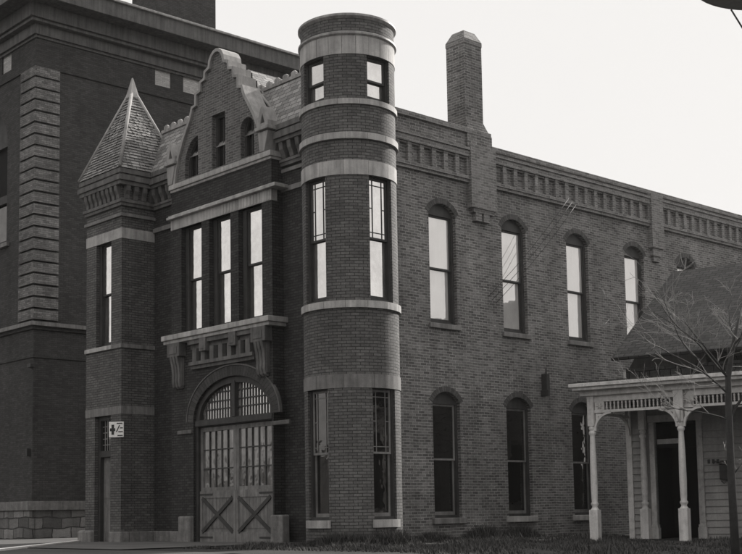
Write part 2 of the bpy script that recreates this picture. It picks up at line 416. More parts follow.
# --- round tower
TC=V3((0,-4.25,0)); TR=.955
def T(r,th,z): return TC+V3((r*math.cos(th),r*math.sin(th),z))
TW=[(0.46,2.985),(4.68,7.17),(8.69,9.60)]
wins=[(0.0,rad(18.2)),(-math.pi/2,rad(18.2))]
mb=MB()
nth=144
def in_win(t,z):
    for wc,hw in wins:
        d=(t-wc+math.pi)%(2*math.pi)-math.pi
        if abs(d)<hw-.001:
            for z0,z1 in TW:
                if z0-.001<z<z1+.001: return True
    return False
ths=sorted(set([round(-math.pi+2*math.pi*i/nth,6) for i in range(nth+1)]+[round(wc+s*hw,6) for wc,hw in wins for s in (-1,1)]))
zs=[-.3]+[z for w in TW for z in w]+[10.38]
for i in range(len(ths)-1):
    t0,t1=ths[i],ths[i+1]
    if t1-t0<1e-4: continue
    for j in range(len(zs)-1):
        z0,z1=zs[j],zs[j+1]
        if in_win((t0+t1)/2,(z0+z1)/2): continue
        mb.face([T(TR,t0,z0),T(TR,t1,z0),T(TR,t1,z1),T(TR,t0,z1)],uv=[(t0*TR,z0),(t1*TR,z0),(t1*TR,z1),(t0*TR,z1)],smooth=True)
# reveals straight back
for wc,hw in wins:
    fr=Fr(TC,(-math.sin(wc),math.cos(wc),0)); half=TR*math.sin(hw); cc_=TR*math.cos(hw)
    for z0,z1 in TW:
        P=fr.p; dd=.16
        mb.face([P(-half,z0,cc_-dd),P(-half,z1,cc_-dd),P(-half,z1,cc_),P(-half,z0,cc_)][::-1])
        mb.face([P(half,z0,cc_),P(half,z1,cc_),P(half,z1,cc_-dd),P(half,z0,cc_-dd)][::-1])
        nseg=8; arc=[(TR*math.sin(-hw+2*hw*k/nseg),TR*math.cos(-hw+2*hw*k/nseg)) for k in range(nseg+1)]
        for z,fl in ((z0+.0006,False),(z1-.0006,True)):
            q=[P(a,z,c) for a,c in arc]+[P(half,z,cc_-dd),P(-half,z,cc_-dd)]
            mb.face(q if fl else q[::-1])
tw=mb.build('tower','pressed',FS,merge=True); autosmooth(tw,25)
def band(z0,z1,proud,mat='stone',joints=0,ph=0,nm='stone_band',par=FS):
    b=MB(); r=TR+proud
    prof=[(TR-.06,z0),(r,z0),(r,z1),(TR-.06,z1)]
    for i in range(3):
        lathe(b,TC,[prof[i],prof[i+1]],96)
    if joints:
        pass
    o=b.build(nm,mat,par,merge=True); autosmooth(o); return o
def blockband(z0,z1,proud,mat='stone',n=12,ph=.1,nm='stone_band'):
    """curved blocks with open joints"""
    b=MB()
    for k in range(n):
        g=.0035; t0=ph+2*math.pi*k/n+g; t1=ph+2*math.pi*(k+1)/n-g; r=TR+proud+R.uniform(-.002,.002)
        lathe(b,TC,[(TR-.05,z0),(r,z0),(r,z1),(TR-.05,z1)],10,a0=t0,a1=t1)
        for t in (t0,t1):
            q=[T(TR-.05,t,z0),T(r,t,z0),T(r,t,z1),T(TR-.05,t,z1)]; b.face(q if t==t0 else q[::-1])
    o=b.build(nm,mat,FS,merge=True); autosmooth(o); return o
blockband(2.985,3.25,.015,'stoned',10,.35)
blockband(7.17,7.46,.015,'stone',12,.2)
blockband(4.54,4.68,.045,'stone',14,.5)
blockband(7.88,8.01,.05,'stone',14,.1)
blockband(8.58,8.69,.04,'stone',14,.4)
blockband(9.60,9.97,.012,'stone',22,.3)
for pr_ in ([(TR,9.96),(TR+.03,9.985),(TR+.05,10.0),(TR+.05,10.04),(TR+.02,10.06),(TR-.02,10.08)],[(TR-.02,10.31),(TR+.02,10.34),(TR+.05,10.37),(TR+.05,10.41),(TR+.02,10.43),(TR-.08,10.43),(TR-.1,10.3),(0,10.32)]):
    b=MB(); lathe(b,TC,pr_,96); o=b.build('tower_cornice','metal',FS,merge=True); autosmooth(o,25)
for wc,hw in wins:
    fr=Fr(TC,(-math.sin(wc),math.cos(wc),0)); half=TR*math.sin(hw); cc_=TR*math.cos(hw)
    fr.O=fr.O+fr.N*cc_
    for k,(z0,z1) in enumerate(TW):
        w_=window(FS,fr,-half+.002,half-.002,z0,z1,z1,rev=.12,mat='wood',glass=('glassd','glass','glass')[k] if not(k==0 and wc<-1) else 'glassd',sash='woodl' if k==0 else 'wood',style='queen' if k<2 else 'plain',fw=.045,meet=.5 if k<2 else .45)
        if k==0:
            s_=MB(); n=8; 
            arc=[(( TR+.06)*math.sin(-hw*1.1+2.2*hw*q/n),(TR+.06)*math.cos(-hw*1.1+2.2*hw*q/n)-cc_) for q in range(n+1)]
            lo_=[fr.p(a,.31,c) for a,c in arc]+[fr.p(half,.31,-.1),fr.p(-half,.31,-.1)]; hi_=[p+V3((0,0,.15)) for p in lo_]
            s_.face(hi_); s_.face(lo_[::-1])
            for q in range(len(lo_)):
                r2=(q+1)%len(lo_); s_.face([lo_[q],lo_[r2],hi_[r2],hi_[q]])
            s_.build('sill','stone',w_,merge=True)

# --- main front wall
FM=Fr((0,YM,0),(1,0,0)); FB=Fr((0,-4.38,0),(1,0,0)); FP=Fr((0,-5.0,0),(1,0,0))
mb=MB(); FM.sheet(mb,rect(-2.37,-.3,-.3,9.0)); mb.build('front_wall','front',FS); mb=MB(); FM.sheet(mb,rect(-7.44,-6.22,-.3,9.0)); mb.build('front_wall','front',FS)
# main cornice between bay and tower and to pavilion
def cornice(par,F,a0,a1,side=None,n=None,nm='bracketed_cornice'):
    c=MB(); 
    F.box(c,a0,a1,8.12,8.2,.001,.06); F.box(c,a0,a1,8.2,8.26,.001,.09)
    F.box(c,a0,a1,8.62,8.7,.001,.2); F.box(c,a0,a1,8.7,8.84,.001,.26); F.box(c,a0,a1,8.9,9.02,.001,.22); F.box(c,a0,a1,8.84,8.9,.001,.18)
    n=n or max(2,round((a1-a0)/.27)); st=(a1-a0)/n
    for k in range(n):
        x=a0+(k+.5)*st; w=.065
        pr=[(.0,8.26),(.07,8.28),(.09,8.36),(.15,8.46),(.17,8.62),(.0,8.62)]
        pts0=[F.p(x-w,b,a+.001) for a,b in pr]; pts1=[F.p(x+w,b,a+.001) for a,b in pr]
        c.face(pts0); c.face(pts1[::-1])
        for q in range(len(pr)):
            r2=(q+1)%len(pr); c.face([pts1[q],pts1[r2],pts0[r2],pts0[q]])
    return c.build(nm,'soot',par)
cornice(FS,FM,-2.37,-.72); cornice(FS,FM,-7.4,-6.22,n=4)
for q in ((-2.37,-.8,7.55,7.66,.001,.05),(-7.44,-6.22,7.55,7.66,.001,.05),(-2.37,-.9,7.98,8.06,.001,.04)):
    mb=MB(); FM.box(mb,*q); mb.build('string_course','stoned',FS)

# --- mansard
def quad(mb,a,b,c,d): mb.face([a,b,c,d])
mb=MB(); mb.face([(-7.8,-4.28,9.02),(-1.0,-4.28,9.02),(-1.0,-3.6,10.27),(-7.8,-3.6,10.27)])
mb.face([(-1.0,-4.28,9.02),(-1.0,-2.4,9.02),(-1.0,-2.4,10.27),(-1.0,-3.6,10.27)])
mb.face([(-7.8,-3.6,10.27),(-1.0,-3.6,10.27),(-1.0,-2.4,10.2),(-7.8,-2.4,10.2)])
mb.face([(-1.0,-2.4,9),(-7.8,-2.4,9),(-7.8,-2.4,10.2),(-1.0,-2.4,10.2)])
mn=mb.build('mansard_roof','slate',FS)
mb=MB(); mb.box(-7.8,-1.0,-3.64,-3.54,10.25,10.33)
x=-7.7
while x<-1.2:
    mb.box(x,x+.17,-3.62,-3.56,10.33,10.41); frustum(mb,x,x+.17,-3.62,-3.56,10.41,x+.05,x+.12,-3.61,-3.57,10.45); x+=.3
mb.build('ridge_cresting','metal',mn)

# --- centre bay
b0,b1=-6.22,-2.37
tri=[(-5.81,-4.99),(-4.69,-3.87),(-3.57,-2.72)]
DX0,DX1=-5.33,-2.40; DC=(DX0+DX1)/2
door_o=earch(DX0,DX1,-.3,2.74,3.66,24)
mb=MB(); FB.wall(mb,rect(b0,b1,-.3,8.32),[door_o]+[rect(a,b,4.80,7.35) for a,b in tri],.6)
mb.face([FB.p(b1,-.3,0),FB.p(b1,-.3,-.31),FB.p(b1,8.32,-.31),FB.p(b1,8.32,0)]); mb.face([FB.p(b0,-.3,-.31),FB.p(b0,-.3,0),FB.p(b0,8.32,0),FB.p(b0,8.32,-.31)])
mb.build('centre_bay_wall','front',FS)
# lintel and hood
mb=MB(); FB.box(mb,b0-.01,b1+.01,7.35,7.60,-.15,.02); o=mb.build('stone_lintel','stone',FS,bevel=.008)
mb=MB()
FB.box(mb,b0-.05,b1+.26,7.60,7.66,-.3,.12); FB.box(mb,b0-.03,b1+.2,7.66,7.70,-.3,.08)
mb.build('hood_mould','stone',FS,bevel=.006)
# faded painted stripes on lintel (pale stain streaks)
mb=MB(); x=-4.15
while x<-2.45:
    w=R.uniform(.05,.08); FB.box(mb,x,x+w,7.37,7.59,.0205,.026+R.uniform(0,.004)); x+=w+R.uniform(.035,.05)
mb.build('pale_flutes','sun_strip' if False else 'stone',FS)
for (a,b) in tri:
    window(FS,FB,a,b,4.80,7.35,7.35,rev=.27,mat='wood',glass='glassf',sash='wood',fw=.14,meet=.5)
# sill course & corbel table
mb=MB(); FB.box(mb,b0-.1,b1+.14,4.68,4.80,-.34,.24); FB.box(mb,b0-.07,b1+.1,4.60,4.68,-.3,.19); mb.build('sill_course','stone',FS,bevel=.012)
mb=MB()
FB.box(mb,-5.35,-2.95,4.50,4.60,.001,.15); FB.box(mb,-5.35,-2.95,4.40,4.50,.001,.06); FB.box(mb,-5.35,-2.95,4.02,4.10,.001,.12); FB.box(mb,-5.35,-2.95,3.94,4.02,.001,.06)
x=-5.2
while x<-3.05:
    FB.box(mb,x,x+.16,4.10,4.40,.001,.12); x+=.335
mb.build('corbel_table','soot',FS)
for x in (-4.86,-3.74):
    mb=MB(); FB.box(mb,x+.02,x+.27,4.3,4.60,.06,.19); FB.box(mb,x+.07,x+.22,4.35,4.52,.19,.2); mb.build('panel_block','soot',FS,bevel=.01)
for xa in (-6.12,-2.9):
    c=MB(); xb=xa+.5
    FB.box(c,xa,xb,4.28,4.60,.001,.2); FB.box(c,xa+.1,xb-.1,4.34,4.52,.2,.215)
    prof=[(0,3.55),(.05,3.53),(.1,3.58),(.13,3.7),(.12,3.85),(.14,4.05),(.18,4.2),(.2,4.28),(0,4.28)]
    for k in range(3):
        x0=xa+.09+k*.115; x1=x0+.09
        p0=[FB.p(x0,bz,ax+.001) for ax,bz in prof]; p1=[FB.p(x1,bz,ax+.001) for ax,bz in prof]
        c.face(p0); c.face(p1[::-1])
        for q in range(len(prof)):
            r2=(q+1)%len(prof); c.face([p1[q],p1[r2],p0[r2],p0[q]])
    FB.box(c,xa+.07,xb-.07,3.6,4.28,.001,.09)
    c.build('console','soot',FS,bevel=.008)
# arch
mb=MB(); archband(FB,mb,DX0,DX1,2.74,3.66,.24,-.1,.008,n=28); mb.build('brick_arch','archb',FS)
mb=MB(); archband(FB,mb,DX0-.24,DX1+.24,2.74,3.90,.03,-.05,.024,n=28); mb.build('hood_arch','soot',FS)
for xa in (DX0-.62,DX1+.02):
    mb=MB(); FB.box(mb,xa,xa+.58,2.47,2.56,-.02,.035); mb.build('impost','soot',FS,bevel=.01)
mb=MB(); FB.box(mb,DX0-.5,DX0-.005,-.3,.58,-.1,.10); mb.build('guard_stone','found',FS,bevel=.03); mb=MB(); FB.box(mb,DX1+.005,DX1+.42,-.3,.58,-.1,.10); mb.build('guard_stone','found',FS,bevel=.03)
mb=MB(); FM.box(mb,-7.44,b0,-.3,.24,.001,.06); FB.box(mb,b0,DX0-.52,-.3,.24,.001,.06); mb.build('foundation_stone','found',FS,bevel=.02)
FBd=Fr((0,-4.49,0),(1,0,0))
# carriage door
dr=MB(); F=FBd; cd=-.17
inner=archo(DX0+.09,DX1-.09,-.05,2.66,3.70,24)
FBd.prism(dr,earch(DX0-.003,DX1+.003,-.06,2.74,3.66,24),-.33,cd,[rect(DX0+.1,DX1-.1,-.05,2.60),earch(DX0+.15,DX1-.15,2.76,2.79,3.52,24)])
FBd.box(dr,DX0+.05,DX1-.05,2.62,2.74,cd,cd+.05)
door=dr.build('carriage_doorway','wood',FS)
# fanlight
fl=MB(); fan=earch(DX0+.15,DX1-.15,2.76,2.79,3.52,24)
FBd.sheet(fl,fan,c=-.27); fl.build('fanlight','opal',door)
fb=MB(); FBd.box(fb,DC-.06,DC+.06,2.76,3.56,-.26,-.15)
rr=lambda x: 2.79+.73*math.sqrt(max(0,1-((x-DC)/1.275)**2))
x=DX0+.2
while x<DX1-.16:
    if abs(x-DC)>.1: FBd.box(fb,x-.011,x+.011,2.76,max(2.8,rr(x)+.0),-.262,-.247)
    x+=.103
for z in (2.98,3.16,3.36):
    hw=1.27*math.sqrt(max(0,1-((z-2.79)/.73)**2)); FBd.box(fb,DC-hw+.02,DC+hw-.02,z-.014,z+.014,-.262,-.245)
fb.build('fanlight_bars','wood',door)
for k in (0,1):
    a=DX0+.105 if k==0 else DC+.006; b=DC-.006 if k==0 else DX1-.105
    lf=MB(); c0,c1=-.29,-.235
    FBd.prism(lf,rect(a,b,-.01,2.59),c0,c1,[rect(a+.1,b-.1,1.22,2.49)])
    # battens / boards
    n=9; w=(b-a-.2)/n
    for q in range(n): FBd.box(lf,a+.1+q*w+.004,a+.1+(q+1)*w-.004,.3,.98,c1,c1+.012)
    FBd.box(lf,a+.0,b-.0,.0,.22,c1,c1+.03); FBd.box(lf,a,b,.98,1.14,c1,c1+.03)
    FBd.box(lf,a,a+.1,.22,.98,c1,c1+.03); FBd.box(lf,b-.1,b,.22,.98,c1,c1+.03)
    leaf=lf.build('door_leaf','door',door)
    xb=MB()
    A,B=(a+.1,.22),(b-.1,.98); C,D=(a+.1,.98),(b-.1,.22)
    for (p,q,cc2) in ((A,B,c1+.045),(C,D,c1+.042)):
        dx,dz=q[0]-p[0],q[1]-p[1]; L=math.hypot(dx,dz); nx,nz=-dz/L*.042,dx/L*.042
        poly=[(p[0]+nx,p[1]+nz),(p[0]-nx,p[1]-nz),(q[0]-nx,q[1]-nz),(q[0]+nx,q[1]+nz)]
        FBd.prism(xb,poly,c1+.012,cc2)
    xb.build('cross_brace','wood',leaf)
    g=MB(); FBd.sheet(g,rect(a+.09,b-.09,1.21,2.5),c=-.27); g.build('pane','glasso',leaf)
    mu=MB()
    for q in range(1,5): x=a+.1+(b-a-.2)*q/5; FBd.box(mu,x-.011,x+.011,1.22,2.49,-.262,-.245)
    for z in (1.64,2.07): FBd.box(mu,a+.1,b-.1,z-.013,z+.013,-.261,-.243)
    mu.build('glazing_bars','wood',leaf)
    for z in (.1,1.06): 
        hg=MB(); xx=(a,a+.5) if k==0 else (b-.5,b); FBd.box(hg,xx[0],xx[1],z-.02,z+.02,c1+.031,c1+.04); hg.build('strap_hinge','iron',leaf)

# --- gable (stepped, 0.5 deep)
gc=-4.32
half=[(1.72,8.44),(1.66,8.78),(1.55,9.1),(1.40,9.4),(1.24,9.65),(1.10,9.86),(1.02,10.02),(.98,10.14),(.84,10.16),(.83,10.42),(.66,10.46),(.65,10.66),(.48,10.70),(.46,10.86),(.30,10.92)]
top=[(.27,11.06),(.2,11.17),(.1,11.24),(0,11.26)]
hl=half+top
outl=[(gc+x,z) for x,z in hl]+[(gc-x,z) for x,z in hl[::-1][1:]]   # right to left, ccw w/ base
gw=[(-5.66,-5.12,8.5,9.42,9.42,'L'),(-4.56,-4.05,8.5,9.74,9.74,'C'),(-3.47,-2.98,8.5,9.12,9.36,'R')]
def quarter(a0,a1,b0,b1,left):
    pts=[(a0,b0),(a1,b0)]; n=8; h=a1-a0
    for i in range(n+1):
        t=i/n*math.pi/2
        pts.append((a1-h*math.sin(t),b1-h*1.25+h*1.25*math.cos(t)))
    return pts if left else [(a0+a1-x,z) for x,z in pts][::-1]
gops=[quarter(-5.66,-5.12,8.5,9.44,True),rect(-4.56,-4.05,8.5,9.76),archo(-3.47,-2.98,8.5,9.2,9.4)]
mb=MB(); GI=[(gc+(x-gc)*.955,8.32+(z-8.32)*.985) for x,z in outl]
base=[(gc-1.72,8.32),(gc+1.72,8.32)]
FB.wall(mb,base+outl,gops,.22)
mb.build('gable_wall','gableb',FS)
# coping follows the outline and runs back 0.5 m
cp=MB(); n=len(outl)
def offs(pts,t):
    out=[]
    for i,p in enumerate(pts):
        a=pts[max(i-1,0)]; b=pts[min(i+1,len(pts)-1)]
        dx,dz=b[0]-a[0],b[1]-a[1]; L=math.hypot(dx,dz) or 1; out.append((p[0]+dz/L*t,p[1]-dx/L*t))
    return out
# densify for smooth lobe
ou=offs(outl,.0); inn=offs(outl,-.05)
oo=offs(outl,.03)
for i in range(n-1):
    P=FB.p; c1,c0=.06,-.44
    cp.face([P(*inn[i],c1),P(*oo[i],c1),P(*oo[i+1],c1),P(*inn[i+1],c1)])
    cp.face([P(*oo[i],c1),P(*oo[i],c0),P(*oo[i+1],c0),P(*oo[i+1],c1)])
    cp.face([P(*inn[i],0),P(*inn[i],c1),P(*inn[i+1],c1),P(*inn[i+1],0)])
    cp.face([P(*oo[i],c0),P(*inn[i],c0),P(*inn[i+1],c0),P(*oo[i+1],c0)])
cp.build('gable_coping','gstone',FS,merge=True)
mb=MB(); FB.sheet(mb,base+outl,c=-.5,rev=True); 
mb.build('gable_back','front',FS)
# stone steps lying on the coping shoulders (broad pale blocks seen from the side)
# gable roof behind
mb=MB(); ya,yb=-3.86,-2.2
mb.face([(gc,ya,11.0),(gc,yb,11.0),(gc+1.75,yb,9.2),(gc+1.75,ya,9.2)][::-1]); mb.face([(gc,ya,11.0),(gc,yb,11.0),(gc-1.75,yb,9.2),(gc-1.75,ya,9.2)])
mb.face([(gc+1.75,yb,9.2),(gc-1.75,yb,9.2),(gc,yb,11.0)])
mb.build('gable_roof','slate',FS)
mb=MB()
for s_ in (-1,1):
    a=V3((gc,ya-.04,11.05)); b=V3((gc+s_*1.8,ya-.04,9.2)); tube(mb,[a,b],.035,6)
mb.build('verge_mould','gstone',FS)
# gable windows
for op,(a0,a1,z0,z1,z2,k) in zip(gops,gw):
    w=MB(); fr=-.12
    cxm=(a0+a1)/2; czm=(z0+max(q[1] for q in op))/2
    inn_=[(cxm+(x-cxm)*.72,czm+(z-czm)*.9) for x,z in op]
    FB.prism(w,op,-.2,fr,[inn_]); o=w.build('gable_window','wood',FS)
    g=MB(); FB.sheet(g,op,c=-.17); g.build('pane','glassd',o)
    mm=MB(); zz=max(q[1] for q in inn_); FB.box(mm,cxm-.012,cxm+.012,z0+.05,zz-.02 if k!='L' else zz-.25,-.165,-.14); FB.box(mm,a0+.08,a1-.08,z0+.55,z0+.59,-.168,-.138); mm.build('glazing_bars','wood',o)
mb=MB(); FB.box(mb,b0-.02,b1+.06,8.32,8.44,-.3,.08); FB.box(mb,b0,b1+.03,8.26,8.32,-.3,.04); mb.build('gable_sill_course','stone',FS,bevel=.01)
# carved kneelers with triangle at gable feet
for xk in (gc-1.72-.12,gc+1.72+.02):
    mb=MB(); FK=Fr((0,-4.46,0),(1,0,0))
    tri_o=[(xk-.16,9.0),(xk+.22,9.0),(xk+.22,9.12),(xk+.06,9.46),(xk-.02,9.46),(xk-.16,9.12)]
    FK.prism(mb,tri_o,-.3,.02,[[(xk-.04,9.08),(xk+.1,9.08),(xk+.03,9.3)]])
    FK.box(mb,xk-.2,xk+.26,8.92,9.0,-.4,.06); 
    FK.prism(mb,[(xk-.1,8.45),(xk+.06,8.45),(xk+.2,8.9),(xk-.16,8.9)],-.3,.0)
    mb.build('kneeler','gstone',FS,bevel=.012)

# --- corner pavilion
p0,p1=-9.10,-7.44
FS2=Fr((p1,0,0),(0,1,0))
mb=MB()
pw=rect(-8.62,-7.92,4.74,7.32); pd=rect(-8.66,-7.92,-.3,3.04)
FP.wall(mb,rect(p0,p1,-.3,9.0),[pw,pd],.42)
FS2.sheet(mb,rect(-5.0,YM,-.3,9.0)); mb.face([(p0,-3,-.3),(p0,-5,-.3),(p0,-5,9),(p0,-3,9)])
mb.build('pavilion_wall','pressed',FS)
def pband(z0,z1,pr,nm='stone_band',mat='stoned'):
    m_=MB(); m_.box(p0-pr,p1+pr,-5.0-pr,-5.0+.05,z0,z1); 
    m_.box(p1-.03,p1+pr,-4.949,YM,z0,z1); return m_.build(nm,mat,FS,bevel=.006)
def pband2(z0,z1,pr,gap,mat='stoned'):
    # band interrupted over an opening
    m_=MB(); FP.box(m_,p0-pr,gap[0],z0,z1,-.05,pr); FP.box(m_,gap[1],p1+pr,z0,z1,-.05,pr); m_.box(p1-.03,p1+pr,-4.949,YM,z0,z1); m_.build('stone_band',mat,FS,bevel=.006)
pband(7.32,7.58,.012,mat='stone'); pband(3.04,3.24,.012); pband(7.86,7.94,.05); pband(4.64,4.74,.03)
for (z0,z1,pr) in ((8.12,8.2,.05),(8.2,8.28,.08),(8.62,8.72,.14),(8.72,8.84,.18),(8.84,8.9,.12),(8.9,9.02,.15)):
    m_=MB(); m_.box(p0-pr,p1+pr,-5-pr,-3.3,z0,z1); m_.build('cornice_moulding','soot',FS,bevel=.008)
m_=MB()
def brk(F,a,w=.06):
    pr=[(.0,8.28),(.05,8.3),(.06,8.4),(.11,8.5),(.125,8.62),(.0,8.62)]
    p0_=[F.p(a-w,b,c+.001) for c,b in pr]; p1_=[F.p(a+w,b,c+.001) for c,b in pr]
    m_.face(p0_); m_.face(p1_[::-1])
    for q in range(len(pr)):
        r2=(q+1)%len(pr); m_.face([p1_[q],p1_[r2],p0_[r2],p0_[q]])
for k in range(8): brk(FP,p0+.12+k*(p1-p0-.24)/7)
for k in range(4): brk(FS2,-4.88+k*.235)
m_.build('cornice_brackets','soot',FS)
# pyramid roof
ex0,ex1,ey0,ey1=-9.24,-7.29,-5.15,-3.25; AP=V3(((ex0+ex1)/2,(ey0+ey1)/2,11.45))
mb=MB(); cs=[V3((ex0,ey0,9.03)),V3((ex1,ey0,9.03)),V3((ex1,ey1,9.03)),V3((ex0,ey1,9.03))]
# scalloped slates: real lapped courses
mb.face([cs[0],cs[3],cs[2],cs[1]])
nr=30
for i in range(4):
    a,b=cs[i],cs[(i+1)%4]; nrm=(b-a).cross(AP-a).normalized()
    for k in range(nr):
        t0,t1=k/nr,(k+1)/nr
        q0,q1=a.lerp(AP,t0),b.lerp(AP,t0); q3,q2=a.lerp(AP,t1),b.lerp(AP,t1)
        W=(q1-q0).length; m=max(1,round(W/.14)); sh=.5*(k%2)
        lift=nrm*.016; zig=(11<k<21)
        for j in range(-1,m+1):
            u0=max(0,min(1,(j+sh)/m)); u1=max(0,min(1,(j+1+sh)/m))
            if u1-u0<.02: continue
            um=(u0+u1)/2; jit=R.uniform(-.004,.01)
            A_,B_=q0.lerp(q1,u0),q0.lerp(q1,u1); D_,C_=q3.lerp(q2,u0),q3.lerp(q2,u1)
            dn=(A_-D_)*.16 if zig else V3((0,0,0))
            l2=lift+nrm*jit
            if zig and i in (0,1): mb.face([A_+l2-dn*.5,A_.lerp(B_,.25)+l2+dn*.9,A_.lerp(B_,.5)+l2+dn*1.4,A_.lerp(B_,.75)+l2+dn*.9,B_+l2-dn*.5,C_,D_])
            else: mb.face([A_+l2,B_+l2,C_,D_])
rf=mb.build('pyramid_roof','slate',FS)
mb=MB()
for i in range(4): tube(mb,[cs[i]+V3((0,0,.02)),AP],[.045,.045],8)
mb.build('hip_roll','gstone',rf)
mb=MB(); frustum(mb,AP.x-.13,AP.x+.13,AP.y-.13,AP.y+.13,11.2,AP.x-.015,AP.x+.015,AP.y-.015,AP.y+.015,11.72); mb.box(AP.x-.145,AP.x+.145,AP.y-.145,AP.y+.145,11.16,11.2); mb.build('finial_cap','gstone',rf,bevel=.008)
w_=window(FS,FP,-8.62,-7.92,4.74,7.32,7.32,rev=.2,mat='wood',glass='glassf',sash='wood',fw=.11)
sill(FP,w_,-9.11,-7.85,4.64,4.745,.05,-.2,'stone')
# pavilion door with transom
mb=MB(); FP.prism(mb,rect(-8.66,-7.92,-.05,3.04),-.25,-.1,[rect(-8.56,-8.02,0,2.05),rect(-8.56,-8.02,2.2,2.94)]); pdr=mb.build('side_doorway','wood',FS)
mb=MB(); FP.prism(mb,rect(-8.56,-8.02,0,2.05),-.24,-.2,[]); FP.box(mb,-8.48,-8.1,.2,.9,-.2,-.185); FP.box(mb,-8.48,-8.1,1.05,1.9,-.2,-.185); pl=mb.build('door','door',pdr)
mb=MB(); tube(mb,[FP.p(-8.1,1.0,-.2),FP.p(-8.1,1.0,-.15)],.025,8); mb.build('handle','iron',pl)
mb=MB(); FP.sheet(mb,rect(-8.56,-8.02,2.2,2.94),c=-.19); mb.build('transom_pane','glassd',pdr)
mb=MB()
for k in range(1,5): FP.box(mb,-8.56+.108*k-.009,-8.56+.108*k+.009,2.2,2.94,-.18,-.165)
for k in range(1,5): FP.box(mb,-8.56,-8.02,2.2+.148*k-.008,2.2+.148*k+.008,-.181,-.167)
mb.build('lattice','metal',pdr)
mb=MB(); FP.box(mb,p0-.22,-8.67,-.3,.27,-.2,.1); mb.build('guard_stone','found',FS,bevel=.05)
mb=MB(); FP.box(mb,-7.91,p1+.06,-.3,.24,-.2,.06); mb.box(p1-.05,p1+.06,-4.79,YM-.065,-.3,.24); mb.build('foundation_stone','found',FS,bevel=.02)

# --- sign: pale enamel panel with a dark cross, projecting on the pier
sg=thing('wall_sign','small white square sign with a dark cross beside the narrow corner door','sign',FP.p(-7.50,2.66,.06))
FG=Fr(FP.p(-7.50,2.66,.1),(.8,.6,0))
mb=MB(); FG.box(mb,-.18,.19,-.18,.19,-.012,.012); mb.build('panel','signw',sg,bevel=.004)
mb=MB(); FG.box(mb,-.15,-.02,-.035,.035,.0125,.02); FG.box(mb,-.11,-.05,-.12,.12,.0125,.021)
for (a,b,c_) in ((.02,.16,.15),(.04,.17,-.14),(.06,.17,-.05),(.1,.17,.04)): FG.box(mb,a,b,c_-.012,c_+.012,.0125,.018)
FG.prism(mb,[(.0,-.05),(.02,-.06),(.1,.1),(.08,.11)],.0125,.019)
mb.build('emblem','iron',sg)
mb=MB(); tube(mb,[FG.p(-.2,.27,0),FG.p(-.2,-.24,0)],.014,6); tube(mb,[FG.p(-.24,.26,0),FG.p(-.24,.26,0)+V3((.0,.14,0))],.01,6); mb.build('bracket','iron',sg)

# ================================================================== BIG BRICK BUILDING
XB,YB=-15.0,-3.36
BB=thing('brick_building','tall dark brick building with banded corner pier and overhanging tin cornice behind the fire station','building',(XB-4,YB+5,0))
BS=Fr((XB,0,0),(0,1,0)); BF=Fr((0,YB,0),(1,0,0)); X0=-30; Y1=8.6
mb=MB(); 
BS.sheet(mb,rect(YB,Y1,-.4,15.3),[rect(.84,1.46,14.5,15.14),rect(1.93,2.62,14.5,15.16),rect(3.0,3.65,14.5,15.16)])
for q in (rect(.84,1.46,14.5,15.14),rect(1.93,2.62,14.5,15.16),rect(3.0,3.65,14.5,15.16)): BS.rim(mb,q,-.1,0,True)
bo=[archo(-19.2,-16.8,9.1,12.3,13.35,16),rect(-17.25,-16.62,14.47,15.22),rect(-18.6,-17.95,14.47,15.22)]
BF.wall(mb,rect(X0,XB,-.4,15.3),bo,.35)
mb.build('brick_wall','bigb',BB)
for F_,q in ((BS,(.84,1.46,14.5,15.14)),(BS,(1.93,2.62,14.5,15.16)),(BS,(3.0,3.65,14.5,15.16)),(BF,(-17.25,-16.62,14.47,15.22)),(BF,(-18.6,-17.95,14.47,15.22))):
    mb=MB(); F_.sheet(mb,rect(*q),c=-.05); mb.build('bricked_up_window','infill',BB)
mb=MB(); BF.prism(mb,bo[0],-.34,-.2,[rect(-19.1,-16.9,9.2,10.4),rect(-19.1,-16.9,10.65,12.2)]); w_=mb.build('window','wood',BB)
mb=MB(); BF.sheet(mb,rect(-19.1,-16.9,10.5,12.3),c=-.3); mb.build('pane','black',w_)
mb=MB(); BF.sheet(mb,rect(-19.1,-16.9,9.15,10.5),c=-.3); mb.build('pane','glassd',w_)
mb=MB(); BF.box(mb,-19.4,-16.6,8.9,9.02,-.3,.1); mb.build('sill','stoned',w_)
# banded pier
mb=MB(); z=6.44; k=0
def corner_ring(mb,z0,z1,pr,wx,wy):
    mb.box(XB-wx,XB+pr,YB-pr,YB+.02,z0,z1); mb.box(XB-.02,XB+pr,YB+.0205,YB+wy,z0,z1)
while z<13.9:
    corner_ring(mb,z,z+.29,.07,.86,.76); z+=.352
mb.build('banded_pier','quoin',BB)
def course(nm,z0,z1,pr,mat):
    m_=MB(); m_.box(X0,XB+pr,YB-pr,YB+.02,z0,z1); m_.box(XB-.02,XB+pr,YB+.021,Y1,z0,z1); return m_.build(nm,mat,BB,bevel=.008 if pr<.3 else .015)
course('string_course',14.12,14.2,.05,'bigb'); course('belt_course',6.24,6.36,.14,'stoned'); course('belt_moulding',6.14,6.24,.06,'bigb'); course('plinth_course',5.3,5.4,.03,'bigb')
for z0,z1,pr,mt in ((15.02,15.1,.05,'tin'),(15.1,15.42,.12,'tin'),(15.42,15.52,.3,'tin'),(15.52,15.95,.38,'tin'),(15.95,16.42,.92,'tin'),(16.42,16.5,1.0,'metal')):
    course('cornice_moulding',z0,z1,pr,mt)
mb=MB(); 
m_=course('base_cap',.82,1.08,.22,'found')
